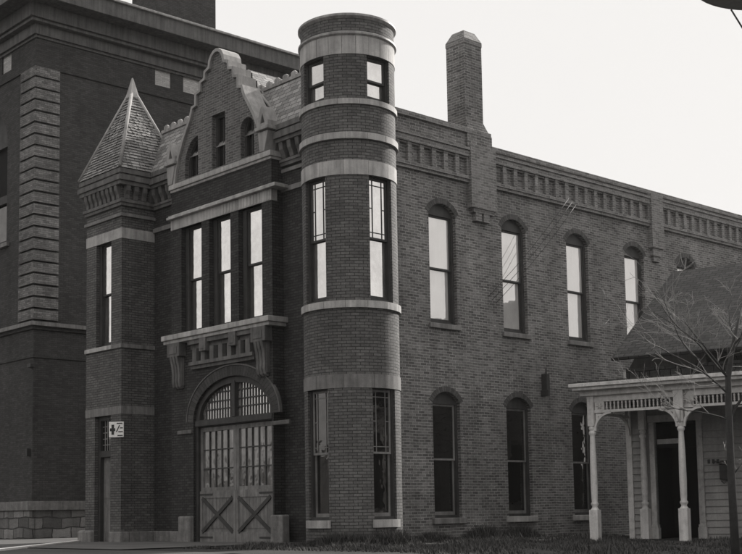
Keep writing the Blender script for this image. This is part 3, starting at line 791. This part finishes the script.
mb=MB(); mb.box(X0,XB+.16,YB-.16,YB+.02,-.4,.82); mb.box(XB-.02,XB+.16,YB+.021,-.9,-.4,.82); mb.build('rubble_base','rubble',BB,bevel=.03)
mb=MB(); mb.box(XB-.1,XB+.1,-.9,Y1,-.4,.5); mb.build('base_plinth','rubble',BB)
mb=MB(); mb.face([(X0,YB,16.5),(XB,YB,16.5),(XB,Y1,16.5),(X0,Y1,16.5)]); mb.build('flat_roof','asph',BB)
mb=MB(); mb.box(-18.1,-16.6,1.9,4.4,16.5,21.5); st=mb.build('chimney_stack','bigb',BB)
# downpipe insulators & small lamp
mb=MB(); mb.box(XB-.12,XB+.1,YB-.14,YB-.001,5.0,5.1); mb.build('wall_bracket','iron',BB); mb=MB(); mb.box(XB-.2,XB-.1,YB-.12,YB-.001,2.4,2.62); mb.build('wall_bracket','iron',BB)

# ================================================================== COTTAGE
ha=rad(13.5); HU=V3((math.cos(ha),math.sin(ha),0)); HV=V3((-math.sin(ha),math.cos(ha),0))
HP=V3((3.65,-1.36,-.10))
CT=thing('cottage','low white clapboard cottage with turned porch posts and dark shingle roof','house',HP+HU*3+HV*3)
H=Fr(HP,HU)    # N points to the street
WD=1.9; HW=7.5; HD=5.6
wallz=3.5
H2=Fr(HP-H.N*WD,HU)
# clapboard walls (lapped boards)
mb=MB()
def boards(F,a0,a1,z0,z1,holes,st=.135):
    z=z0
    while z<z1-.01:
        zt=min(z+st,z1); segs=[(a0,a1)]
        for (h0,h1,g0,g1) in holes:
            if zt>g0 and z<g1:
                ns=[]
                for (s0,s1) in segs:
                    if h0>s0: ns.append((s0,min(s1,h0)))
                    if h1<s1: ns.append((max(s0,h1),s1))
                segs=ns
        for s0,s1 in segs:
            if s1-s0<.01: continue
            P=F.p; mb.face([P(s0,z,.038),P(s1,z,.038),P(s1,zt,.004),P(s0,zt,.004)]); mb.face([P(s0,z,.002),P(s1,z,.002),P(s1,z,.038),P(s0,z,.038)])
        z=zt
    F.sheet(mb,rect(a0,a1,z0,z1),[rect(h0,h1,g0,g1) for h0,h1,g0,g1 in holes])
dh=(.55,1.42,.06,2.42)
wh=(3.2,4.1,.8,2.4)
boards(H2,.0,HW,-.1,wallz,[dh,wh])
HS=Fr(H2.O+HV*HD,-HV)   # left end wall, outward -u
boards(HS,0,HD,-.1,wallz,[(1.6,2.4,.9,2.4)])
HR=Fr(H2.O+HU*HW,HV); boards(HR,0,HD,-.1,wallz,[])
# gable ends
def P_(s,d,z): return HP+HU*s+HV*d+V3((0,0,z))
RD=WD+HD*.62; RZ=6.15; EV=-.3
for s_ in (0.0,HW):
    q=[P_(s_,WD,wallz),P_(s_,WD+HD,wallz),P_(s_,RD,RZ-.15)]; mb.face(q[::-1] if s_==0 else q)
mb.build('clapboard_wall','clap',CT)
mb=MB(); H2.box(mb,-.06,.06,-.1,wallz,-.02,.05); mb.build('corner_board','white',CT,bevel=.008); mb=MB(); HS.box(mb,HD-.14,HD+.0,-.1,wallz,.0,.05)
mb.build('corner_board','white',CT,bevel=.008)
mb=MB(); HS.sheet(mb,rect(1.6,2.4,.9,2.4),c=-.05); mb.build('window','glassd',CT)
mb=MB(); H2.box(mb,.0,HW,3.2,3.55,.03,.06); mb.build('eave_shade_board','shing',CT)  # dark board painted as the shade under the eave
# door surround
mb=MB(); 
for a,b in ((dh[0]-.11,dh[0]),(dh[1],dh[1]+.12)): H2.box(mb,a,b,.02,2.42,-.06,.07); H2.box(mb,a-.03,b+.03,.02,.3,-.05,.09); H2.box(mb,a-.015,b+.015,.3,.36,-.05,.085)
H2.box(mb,dh[0]-.13,dh[1]+.14,2.42,2.56,-.06,.08)
H2.box(mb,dh[0],dh[1],-.02,.08,-.06,.12)
ds=mb.build('door_surround','whited',CT,bevel=.006)
mb=MB(); H2.sheet(mb,rect(dh[0],dh[1],.06,2.42),c=-.9); H2.rim(mb,rect(dh[0],dh[1],.06,2.42),-.9,0,True); H2.box(mb,dh[0]+.0,dh[1]-.0,1.9,1.98,-.12,-.05); mb.build('door_recess','black',ds)
mb=MB(); H2.box(mb,dh[0]+.02,dh[1]-.3,1.98,2.08,-.1,-.04); mb.build('transom_bar','whited',ds)
mb=MB(); H2.box(mb,wh[0]-.1,wh[1]+.1,wh[2]-.1,wh[3]+.1,-.05,-.005); w_=mb.build('window','whited',CT)
mb=MB(); H2.sheet(mb,rect(*wh),c=.0); mb.build('pane','glassd',w_)
# roof
mb=MB(); th=.07
s0,s1=-.2,HW+.3; e0=P_(s0,WD-.35,wallz+.12); 
def slab(a,b,c,d,t=th):
    n=(b-a).cross(d-a).normalized()
    lo=[x-n*t for x in (a,b,c,d)]; mb.face([a,b,c,d]); mb.face(lo[::-1])
    hi=[a,b,c,d]
    for i in range(4): j=(i+1)%4; mb.face([lo[i],lo[j],hi[j],hi[i]])
nr=24
EZ=wallz+.27
slab(P_(s0,WD-.35,EZ),P_(s1,WD-.35,EZ),P_(s1,RD,RZ),P_(s0,RD,RZ)); slab(P_(s1,WD+HD+.3,EZ),P_(s0,WD+HD+.3,EZ),P_(s0,RD,RZ),P_(s1,RD,RZ))
mb.build('shingle_roof','shing',CT)
mb=MB()
slab(P_(-.29,-.34,3.12),P_(HW+.2,-.34,3.12),P_(HW+.2,WD-.03,3.19),P_(-.29,WD-.03,3.19),.03)
mb.build('porch_roof','shing',CT)
# porch cornice, ceiling
mb=MB()
H.box(mb,-.29,HW+.2,3.02,3.09,-.2,.36); H.box(mb,-.24,HW+.15,2.96,3.02,-.2,.30); H.box(mb,-.16,HW+.1,2.86,2.96,-.1,.12)
HL=Fr(HP,-HV)  # left side frame, outward -u ; a from 0 to -WD
HL.box(mb,-WD,-.0,2.96,3.02,.1,.24); HL.box(mb,-WD,0,3.02,3.09,.1,.29)
mb.build('porch_cornice','white',CT,bevel=.008)
mb=MB(); H.box(mb,-.1,HW,2.90,2.94,-WD,-.05); mb.build('porch_ceiling','whited',CT)
mb=MB(); H.box(mb,-.15,HW,-.06,.0,-WD,.14); H.box(mb,-.12,HW,-.3,-.06,-.1,.1); mb.build('porch_floor','whited',CT)
# posts
PX=[0.02,1.78,3.5,5.2,6.9]
def post(F,s,c,name='porch_post',h=2.92):
    m=MB(); r=.075
    F.box(m,s-.085,s+.085,0,.68,c-.085,c+.085)
    o_=F.p(s,0,c)
    lathe(m,o_,[(.085,.68),(.06,.71),(.05,.74),(.075,.78),(.075,.8),(.055,.83),(.062,.9),(.068,1.2),(.062,1.75),(.05,2.08),(.05,2.1),(.07,2.13),(.07,2.16),(.05,2.19),(.066,2.23),(.066,2.25),(.05,2.28)],14)
    F.box(m,s-.065,s+.065,2.28,h,c-.065,c+.065)
    return m.build(name,'white',CT,merge=True)
for s_ in PX: autosmooth(post(H,s_,0),50)
autosmooth(post(H,.34,-WD+.14),50)
# spindle frieze
def spf(F,a0,a1,c):
    m=MB(); F.box(m,a0,a1,2.740,2.800,c-.03,c+.03); F.box(m,a0,a1,2.530,2.580,c-.03,c+.03); F.box(m,a0,a1,2.800,2.900,c-.02,c+.02)
    # rosette block
    F.box(m,a0+.01,a0+.2,2.580,2.740,c-.015,c+.02); 
    for k in range(6):
        t=k*math.pi/3; tube(m,[F.p(a0+.105,2.660,c+.02),F.p(a0+.105+.06*math.cos(t),2.660+.06*math.sin(t),c+.035)],[.012,.016],5)
    n=int((a1-a0-.26)/.078)
    for k in range(n):
        a=a0+.25+k*.078; o_=F.p(a,0,c)
        lathe(m,o_,[(.01,2.580),(.012,2.600),(.024,2.620),(.012,2.640),(.02,2.660),(.012,2.680),(.024,2.705),(.01,2.740)],6)
    # curved brackets
    for (x,sg_) in ((a0,1),(a1,-1)):
        pts=[]; n2=8; L,D=.34,.34
        for k in range(n2+1):
            t=k/n2*math.pi/2; pts.append((x+sg_*L*(1-math.sin(t)),2.530-D*(1-math.cos(t))))
        poly=[(x+sg_*.002,2.530)]+pts
        out=[(x+sg_*.002,2.520)]+pts
        inner_=[(px_-sg_*.0-( 0 if 1 else 0),pz_) for px_,pz_ in pts]
        # ribbon
        for k in range(n2):
            p,q=pts[k],pts[k+1]
            dx,dz=q[0]-p[0],q[1]-p[1]; l=math.hypot(dx,dz); nx,nz=-dz/l*.022,dx/l*.022
            F.prism(m,[(p[0]+nx,p[1]+nz),(p[0]-nx,p[1]-nz),(q[0]-nx,q[1]-nz),(q[0]+nx,q[1]+nz)],c-.03,c+.03)
        F.prism(m,[(x+sg_*.02,2.300),(x+sg_*.06,2.360),(x+sg_*.07,2.460),(x+sg_*.2,2.505),(x+sg_*.02,2.520)],c-.015,c+.015)
    return m.build('spindle_frieze','white',CT)
for i in range(len(PX)-1): spf(H,PX[i]+.066,PX[i+1]-.066,0)
spf(HL,-WD+.1,-.08,-.02)
for s_ in (1.78,3.5):
    mb=MB()
    lathe(mb,H.p(s_,2.960,.1),[(.0,.12),(.05,.1),(.065,.05),(.04,0),(0,-.02)][::-1],10)
    H.box(mb,s_-.09,s_+.09,2.520,2.880,.066,.10)
    for k in range(14):
        a=R.uniform(-.33,.33); z=R.uniform(2.540,2.820); t=R.uniform(0,6.28); r_=.05
        pts=[H.p(s_+a+r_*math.cos(t+u*.9),z+r_*math.sin(t+u*.9),.045+.01*(k%3)) for u in range(6)]
        tube(mb,pts,.011,5)
    tube(mb,[H.p(s_-.02,2.520,.09),H.p(s_,2.380,.09),H.p(s_+.01,2.260,.075)],[.05,.035,.02],7)
    mb.build('carved_boss','white',CT)
# house number plate, mailbox
mb=MB(); 
for k,a in enumerate((1.62,1.71,1.80)): H2.box(mb,a,a+.05,1.55,1.63,.03,.04)
mb.build('house_number','iron',CT)
mx=thing('mailbox','small dark metal mailbox on the clapboard wall right of the cottage door','mailbox',H2.p(1.98,1.2,.03))
mb=MB(); H2.box(mb,1.88,2.05,1.22,1.52,.03,.14); H2.prism(mb,[(1.87,1.52),(2.06,1.52),(2.02,1.6),(1.91,1.6)],.03,.15); mb.build('box','iron',mx,bevel=.012)
mb=MB(); tube(mb,[H2.p(1.88,1.56,.1),H2.p(1.8,1.58,.12),H2.p(1.76,1.54,.12)],.014,6); tube(mb,[H2.p(1.9,1.2,.1),H2.p(1.96,1.15,.13),H2.p(2.03,1.2,.1)],.01,6); mb.build('scroll_hook','iron',mx)

# ================================================================== TREE
def branch(mb,mt,p,d,L,r,depth,maxd,rng,droop=.0):
    n=7; pts=[p.copy()]; rr=[r]; q=p.copy(); dd=d.normalized()
    for i in range(n):
        dd=(dd+V3((rng.uniform(-.24,.24),rng.uniform(-.24,.24),rng.uniform(-.18,.22)-droop))).normalized()
        q=q+dd*(L/n); pts.append(q.copy()); rr.append(max(.002,r*(1-.66*(i+1)/n)))
    tube(mb if depth<1 else mt,pts,rr,7 if depth<1 else 4,False)
    if depth<maxd:
        k=rng.randint(2,3) if depth else rng.randint(5,7)
        for j in range(k):
            t=rng.randint(1,n); base=pts[t]; a=V3((rng.uniform(-1,1),rng.uniform(-1,1),rng.uniform(-.5,.9))).normalized()
            nd=(dd*.9+a*.75).normalized()
            branch(mb,mt,base,nd,L*rng.uniform(.35,.7),rr[t]*.6,depth+1,maxd,rng,droop)
def tree(name,label,base,trunk_pts,limbs,seed,grp=None):
    t=thing(name,label,'tree',base,grp); rng=random.Random(seed)
    mb=MB(); mt=MB()
    tube(mb,trunk_pts[0],trunk_pts[1],10)
    for (p,d,L,r) in limbs: branch(mb,mt,V3(p),V3(d),L,r,0,3,rng)
    mb.build('trunk','bark',t,merge=True); mt.build('crown','twig',t)
    return t
TD=16.5
tb=pt(736,560,TD); tb.z=-.35
t1=pt(731,470,TD); t2=pt(729,420,TD); t3=pt(728,378,TD); t4=pt(733,345,TD); t5=pt(739,318,TD)
lim=[]
def L_(a,b,r): lim.append((a,(b-a),(b-a).length*.92,r*.5))
L_(t3,pt(684,330,TD-.6),.032); L_(t3,pt(662,285,TD-.1),.026); L_(pt(729,395,TD),pt(640,350,TD-.5),.028); L_(t3,pt(706,300,TD+.3),.02); L_(t4,pt(728,285,TD+.3),.016); L_(t2,pt(655,400,TD-.3),.02)
L_(t2,pt(790,330,TD+.2),.04); L_(t4,pt(775,300,TD-.3),.03); L_(pt(704,344,TD-.4),pt(650,305,TD-.5),.016); L_(pt(700,360,TD-.4),pt(622,322,TD-.4),.016)
L_(pt(731,480,TD),pt(748,440,TD),.022)
# small cross twigs near
tree('bare_tree','bare young tree with thin pale branches in front of the cottage porch',(tb.x,tb.y,-.2),([tb,t1,t2,t3,t4,t5],[.062,.05,.046,.04,.028,.018]),lim,11)

# ================================================================== STREET LAMP
LD=9.0; lc=pt(781,-28,LD)
SL=thing('street_lamp','grey enamelled street lamp shade hanging into the top right corner','street lamp',lc)
mb=MB(); lathe(mb,lc,[(.04,.06),(.3,.03),(.58,.0),(.62,-.03),(.60,-.03),(.3,.0),(.0,.03)][::-1],48); lathe(mb,lc,[(.62,-.03),(.58,.02),(.3,.09),(.1,.16),(.05,.3),(0,.3)],48); o=mb.build('lamp_shade','lampg',SL,merge=True); autosmooth(o,40)
mb=MB(); rp=pt(731,9.3,LD-.3); tube(mb,[rp,pt(742,27,LD-.3),pt(790,100,LD-.2),pt(850,190,LD)],.006,6); mb.build('stay_rod','iron',SL)
pb=pt(850,150,LD+.3)
mb=MB(); tube(mb,[lc+V3((0,0,.28)),lc+V3((0,0,.5)),lc.lerp(pb,.5)+V3((0,0,1.4)),V3((pb.x,pb.y,lc.z+.3))],.03,8); mb.build('lamp_arm','iron',SL)
mb=MB(); tube(mb,[V3((pb.x,pb.y,-1.2)),V3((pb.x,pb.y,lc.z+.6))],[.12,.08],12); mb.build('lamp_post','iron',SL)

# ================================================================== GROUND
def gz(x,y):
    t=(V3((x,y,0))-CP).dot(V3((CF.x,CF.y,0)).normalized())
    k=min(1,max(0,(19.5-t)/12)); return -.02-1.0*k*k*(3-2*k)
def grid(name,x0,x1,y0,y1,st,dz,mat,label=None):
    nx=max(1,round((x1-x0)/st)); ny=max(1,round((y1-y0)/st)); me=MB()
    vs=[]; 
    for j in range(ny+1):
        for i in range(nx+1):
            x=x0+(x1-x0)*i/nx; y=y0+(y1-y0)*j/ny; vs.append((x,y,gz(x,y)+dz))
    m=bpy.data.meshes.new(name); fs=[[j*(nx+1)+i,j*(nx+1)+i+1,(j+1)*(nx+1)+i+1,(j+1)*(nx+1)+i] for j in range(ny) for i in range(nx)]
    m.from_pydata(vs,[],fs); m.materials.append(M[mat]); m.shade_smooth()
    o=bpy.data.objects.new(name,m); COL.objects.link(o); o['kind']='structure'; return o
# one big sheet with varying spacing
def lines(a,b): 
    L=[-1500,-700,-350,-180,-90,-60]+[ -45+ .75*i for i in range(121)]+[60,90,180,350,700,1500]; return L
xs=lines(0,0); vs=[(x,y,gz(x,y)) for y in xs for x in xs]; n=len(xs)
m=bpy.data.meshes.new('ground'); m.from_pydata(vs,[],[[j*n+i,j*n+i+1,(j+1)*n+i+1,(j+1)*n+i] for j in range(n-1) for i in range(n-1)]); m.materials.append(M['soil']); m.shade_smooth()
o=bpy.data.objects.new('ground',m); COL.objects.link(o); o['kind']='structure'
grid('pavement',-30,-1.6,-8.6,-3.9,.5,.02,'conc')
grid('alley',-14.8,-9.1,-3.9,20,.5,.022,'conc')
grid('road',-60,2.4,-19,-8.75,.5,.012,'asph')
# sunlight streak painted as pale strip from the pavilion foot toward the street
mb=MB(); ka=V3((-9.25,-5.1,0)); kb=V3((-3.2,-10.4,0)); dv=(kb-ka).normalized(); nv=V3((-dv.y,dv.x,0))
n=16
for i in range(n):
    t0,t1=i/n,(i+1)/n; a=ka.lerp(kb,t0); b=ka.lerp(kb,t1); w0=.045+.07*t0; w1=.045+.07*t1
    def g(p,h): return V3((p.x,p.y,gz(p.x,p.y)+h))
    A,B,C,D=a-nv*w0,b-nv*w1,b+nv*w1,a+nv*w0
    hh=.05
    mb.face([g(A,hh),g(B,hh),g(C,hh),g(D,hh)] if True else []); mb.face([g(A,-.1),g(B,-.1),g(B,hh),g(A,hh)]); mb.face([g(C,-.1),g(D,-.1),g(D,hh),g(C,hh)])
o=mb.build('sun_strip','sun_strip',None); o['kind']='structure'

# grass along the foot of the walls
def ar2(rng):
    if rng.random()<.45:
        t=rng.uniform(-1.75,.3); r=1.02+abs(rng.gauss(0,.22)); return TC.x+r*math.cos(t),TC.y+r*math.sin(t)
    return .06+abs(rng.gauss(0,.3)),rng.uniform(-3.3,1.2)
def tufts(name,n,area,h,mat,label):
    rng=random.Random(5); mb=MB()
    for _ in range(n):
        x,y=area(rng); z=gz(x,y); hh=h*rng.uniform(.4,1.2)*(1+.8*math.sin(x*2.3+y*3.1)*math.sin(y*1.3))
        if hh<.02: continue
        for b in range(3):
            t=rng.uniform(0,6.28); l=rng.uniform(.2,.9)*hh; w=.008+.006*rng.random()
            p=V3((x+rng.uniform(-.04,.04),y+rng.uniform(-.04,.04),z-.01)); q=p+V3((math.cos(t)*l,math.sin(t)*l,hh)); s_=V3((-math.sin(t)*w,math.cos(t)*w,0))
            mb.face([p-s_,p+s_,q])
    o=mb.build(name,mat,None); tagm(o,label,'grass',kind='stuff'); return o
def ar(rng):
    while True:
        x=rng.uniform(-1.3,9.5); y=rng.uniform(-7.5,2.5)
        if (x*x+(y+4.25)**2)<1.05: continue
        if x<.03 and y>-4.1: continue
        if x<-1.5+.2: continue
        d=(V3((x,y,0))-HP); s_=d.dot(HU); v_=d.dot(HV)
        if s_>-.25 and v_>-.2: continue
        return x,y
tufts('grass',15000,ar,.07,'grass','rough dry grass along the foot of the tower and side wall')

tufts('weeds',4200,ar2,.2,'grass','dark weeds and low shrubs against the tower foot')
def nhouse(x0,x1,y0,y1,h,rz,label,mat,grp=None,axis='x'):  # unseen houses added to block light from the lower walls
    t=thing('blocker_house',label,'house',((x0+x1)/2,(y0+y1)/2,-.5)); gzv=min(gz(x0,y0),gz(x1,y0),gz(x0,y1),gz(x1,y1))-.2
    mb=MB(); mb.box(x0,x1,y0,y1,gzv,h)
    if axis=='x':
        ym=(y0+y1)/2; 
        for x,f in ((x0,0),(x1,1)): q=[(x,y0,h),(x,y1,h),(x,ym,rz)]; mb.face(q if f else q[::-1])
        R_=[[(x0-.4,y0-.4,h-.25),(x1+.4,y0-.4,h-.25),(x1+.4,ym,rz+.1),(x0-.4,ym,rz+.1)],[(x1+.4,y1+.4,h-.25),(x0-.4,y1+.4,h-.25),(x0-.4,ym,rz+.1),(x1+.4,ym,rz+.1)]]
    else:
        xm=(x0+x1)/2
        for y,f in ((y0,1),(y1,0)): q=[(x0,y,h),(x1,y,h),(xm,y,rz)]; mb.face(q if f else q[::-1])
        R_=[[(x0-.4,y1+.4,h-.25),(x0-.4,y0-.4,h-.25),(xm,y0-.4,rz+.1),(xm,y1+.4,rz+.1)],[(x1+.4,y0-.4,h-.25),(x1+.4,y1+.4,h-.25),(xm,y1+.4,rz+.1),(xm,y0-.4,rz+.1)]]
    mb.build('wall',mat,t)
    mb=MB()
    for q in R_: mb.face(q)
    mb.build('roof','shing',t)
    for F_,L in ((Fr((0,y0,0),(1,0,0)),(x0,x1)),(Fr((x0,0,0),(0,-1,0)),(-y1,-y0)),(Fr((0,y1,0),(-1,0,0)),(-x1,-x0)),(Fr((x1,0,0),(0,1,0)),(y0,y1))):
        n=max(2,int((L[1]-L[0])/2.6))
        for k in range(n):
            c_=L[0]+(k+.5)*(L[1]-L[0])/n
            for zb in (1.0,4.2):
                if zb+1.7>h: continue
                m_=MB(); F_.prism(m_,rect(c_-.55,c_+.55,zb-.1,zb+1.8),.001,.06,[rect(c_-.45,c_+.45,zb,zb+1.7)]); w_=m_.build('window','whited',t)
                m_=MB(); F_.sheet(m_,rect(c_-.45,c_+.45,zb,zb+1.7),c=.02); m_.build('pane','glassd',w_)
nhouse(14,22,5,18,6.2,8.6,'two storey clapboard house standing east of the cottage, added unseen to block light on the side wall','clap',axis='y')
nhouse(-6,5,-42,-33,6.4,8.8,'brick house across the street facing the fire station, added unseen to block light on the front','bigb')
nhouse(-24,-12,-41,-32,6.0,8.2,'clapboard house across the street to the west, added unseen to block light on the front','clap')
for k,(x,y,sd_) in enumerate(((-9,-27,21),(-17,-26,22),(-2,-28,23))):
    b_=V3((x,y,gz(x,y))); li=[]; rg=random.Random(sd_)
    for q in range(7): a_=rg.uniform(0,6.28); li.append((b_+V3((0,0,2.6+q*.35)),V3((math.cos(a_),math.sin(a_),1.1)),4.2,.07))
    tree('street_tree','bare street tree across the road, %s of three out of view'%('east','middle','west')[(1,2,0)[k]],b_,([b_-V3((0,0,.2)),b_+V3((.1,0,2.5)),b_+V3((.1,.1,5)),b_+V3((0,.1,7.5))],[.2,.16,.11,.05]),li,sd_,'street trees across the road')
# ================================================================== surroundings seen only in the windows and as sky occluders
mb=MB(); rng=random.Random(3); n=180
for i in range(n):
    t0=2*math.pi*i/n; t1=2*math.pi*(i+1)/n
def hh_(t): return 9+2*math.sin(3*t+1)+2*math.sin(11*t)+2*math.sin(29*t+2)+1.5*math.sin(61*t)
for i in range(360):
    t0=2*math.pi*i/360; t1=2*math.pi*(i+1)/360; r0=115
    a=V3((r0*math.cos(t0),r0*math.sin(t0),-2)); b=V3((r0*math.cos(t1),r0*math.sin(t1),-2))
    ah,bh=hh_(t0),hh_(t1)
    A=V3((a.x*1.12,a.y*1.12,ah)); B=V3((b.x*1.12,b.y*1.12,bh)); A2=V3((a.x*1.5,a.y*1.5,ah*.9)); B2=V3((b.x*1.5,b.y*1.5,bh*.9))
    mb.face([b,a,A,B]); mb.face([B,A,A2,B2])
o=mb.build('wooded_hills','wood2',None); o['kind']='structure'
HZ=.0002
if HZ>0:
    hm=bpy.data.materials.new('haze_air'); hm.use_nodes=True; hn=hm.node_tree; hn.nodes.remove(hn.nodes['Principled BSDF'])
    pv=hn.nodes.new('ShaderNodeVolumePrincipled'); pv.inputs['Color'].default_value=(.97,.96,.95,1); pv.inputs['Density'].default_value=HZ; pv.inputs['Anisotropy'].default_value=.68
    hn.links.new(pv.outputs[0],hn.nodes['Material Output'].inputs['Volume']); M['haze']=hm
    mb=MB(); mb.box(-1600,1600,-1600,1600,-3,27); o=mb.build('haze','haze',None,merge=True); o['kind']='stuff'
# ================================================================== camera, light, sky
cam=bpy.data.cameras.new('camera'); co=bpy.data.objects.new('camera',cam); COL.objects.link(co); SC.camera=co
from mathutils import Matrix
mw=Matrix(((CR.x,CU.x,-CF.x,CP.x),(CR.y,CU.y,-CF.y,CP.y),(CR.z,CU.z,-CF.z,CP.z),(0,0,0,1))); co.matrix_world=mw
cam.sensor_width=36; cam.lens=FPX/742*36; cam.shift_x=(371-364.494)/742; cam.shift_y=(387.362-277)/742; cam.clip_end=5000; cam.clip_start=.1
SAZ,SEL=rad(92),rad(28)
sd=V3((math.cos(SAZ)*math.cos(SEL),math.sin(SAZ)*math.cos(SEL),math.sin(SEL)))
sl=bpy.data.lights.new('sun','SUN'); sl.energy=5; sl.angle=rad(3); sl.color=(1,.965,.92); so=bpy.data.objects.new('sun',sl); COL.objects.link(so); so.rotation_euler=sd.to_track_quat('Z','Y').to_euler(); so.location=(0,0,40)
w=bpy.data.worlds.new('World'); SC.world=w; w.use_nodes=True; nt=w.node_tree; bg=nt.nodes['Background']
sky=nt.nodes.new('ShaderNodeTexSky'); sky.sky_type='NISHITA'; sky.sun_disc=False; sky.sun_elevation=SEL; sky.sun_rotation=math.pi/2-SAZ; sky.air_density=1; sky.dust_density=4; sky.ozone_density=1
bw=nt.nodes.new('ShaderNodeRGBToBW'); nt.links.new(sky.outputs[0],bw.inputs[0])
v=mul(nt,mul(nt,bw.outputs[0],.85),1.9,'ADD')
tc=nt.nodes.new('ShaderNodeTexCoord'); cl=noise(nt,mapping(nt,tc.outputs['Generated'],(1,1,2.5)),1.6,4,.5); v=mul(nt,v,ramp(nt,cl,.3,.7,.96,1.04))
mxn=nt.nodes.new('ShaderNodeMath'); mxn.operation='MINIMUM'; nt.links.new(v,mxn.inputs[0]); mxn.inputs[1].default_value=4.75
sx=nt.nodes.new('ShaderNodeSeparateXYZ'); nt.links.new(tc.outputs['Generated'],sx.inputs[0])
vz=mul(nt,mxn.outputs[0],ramp(nt,sx.outputs['Z'],.42,.95,1.0,2.3))
nt.links.new(tinted(nt,vz),bg.inputs['Color']); bg.inputs['Strength'].default_value=.135
SC.view_settings.view_transform='Standard'; SC.view_settings.look='None'; SC.view_settings.gamma=1; SC.view_settings.exposure=.48; SC.view_settings.use_curve_mapping=False
SC.render.engine='CYCLES'
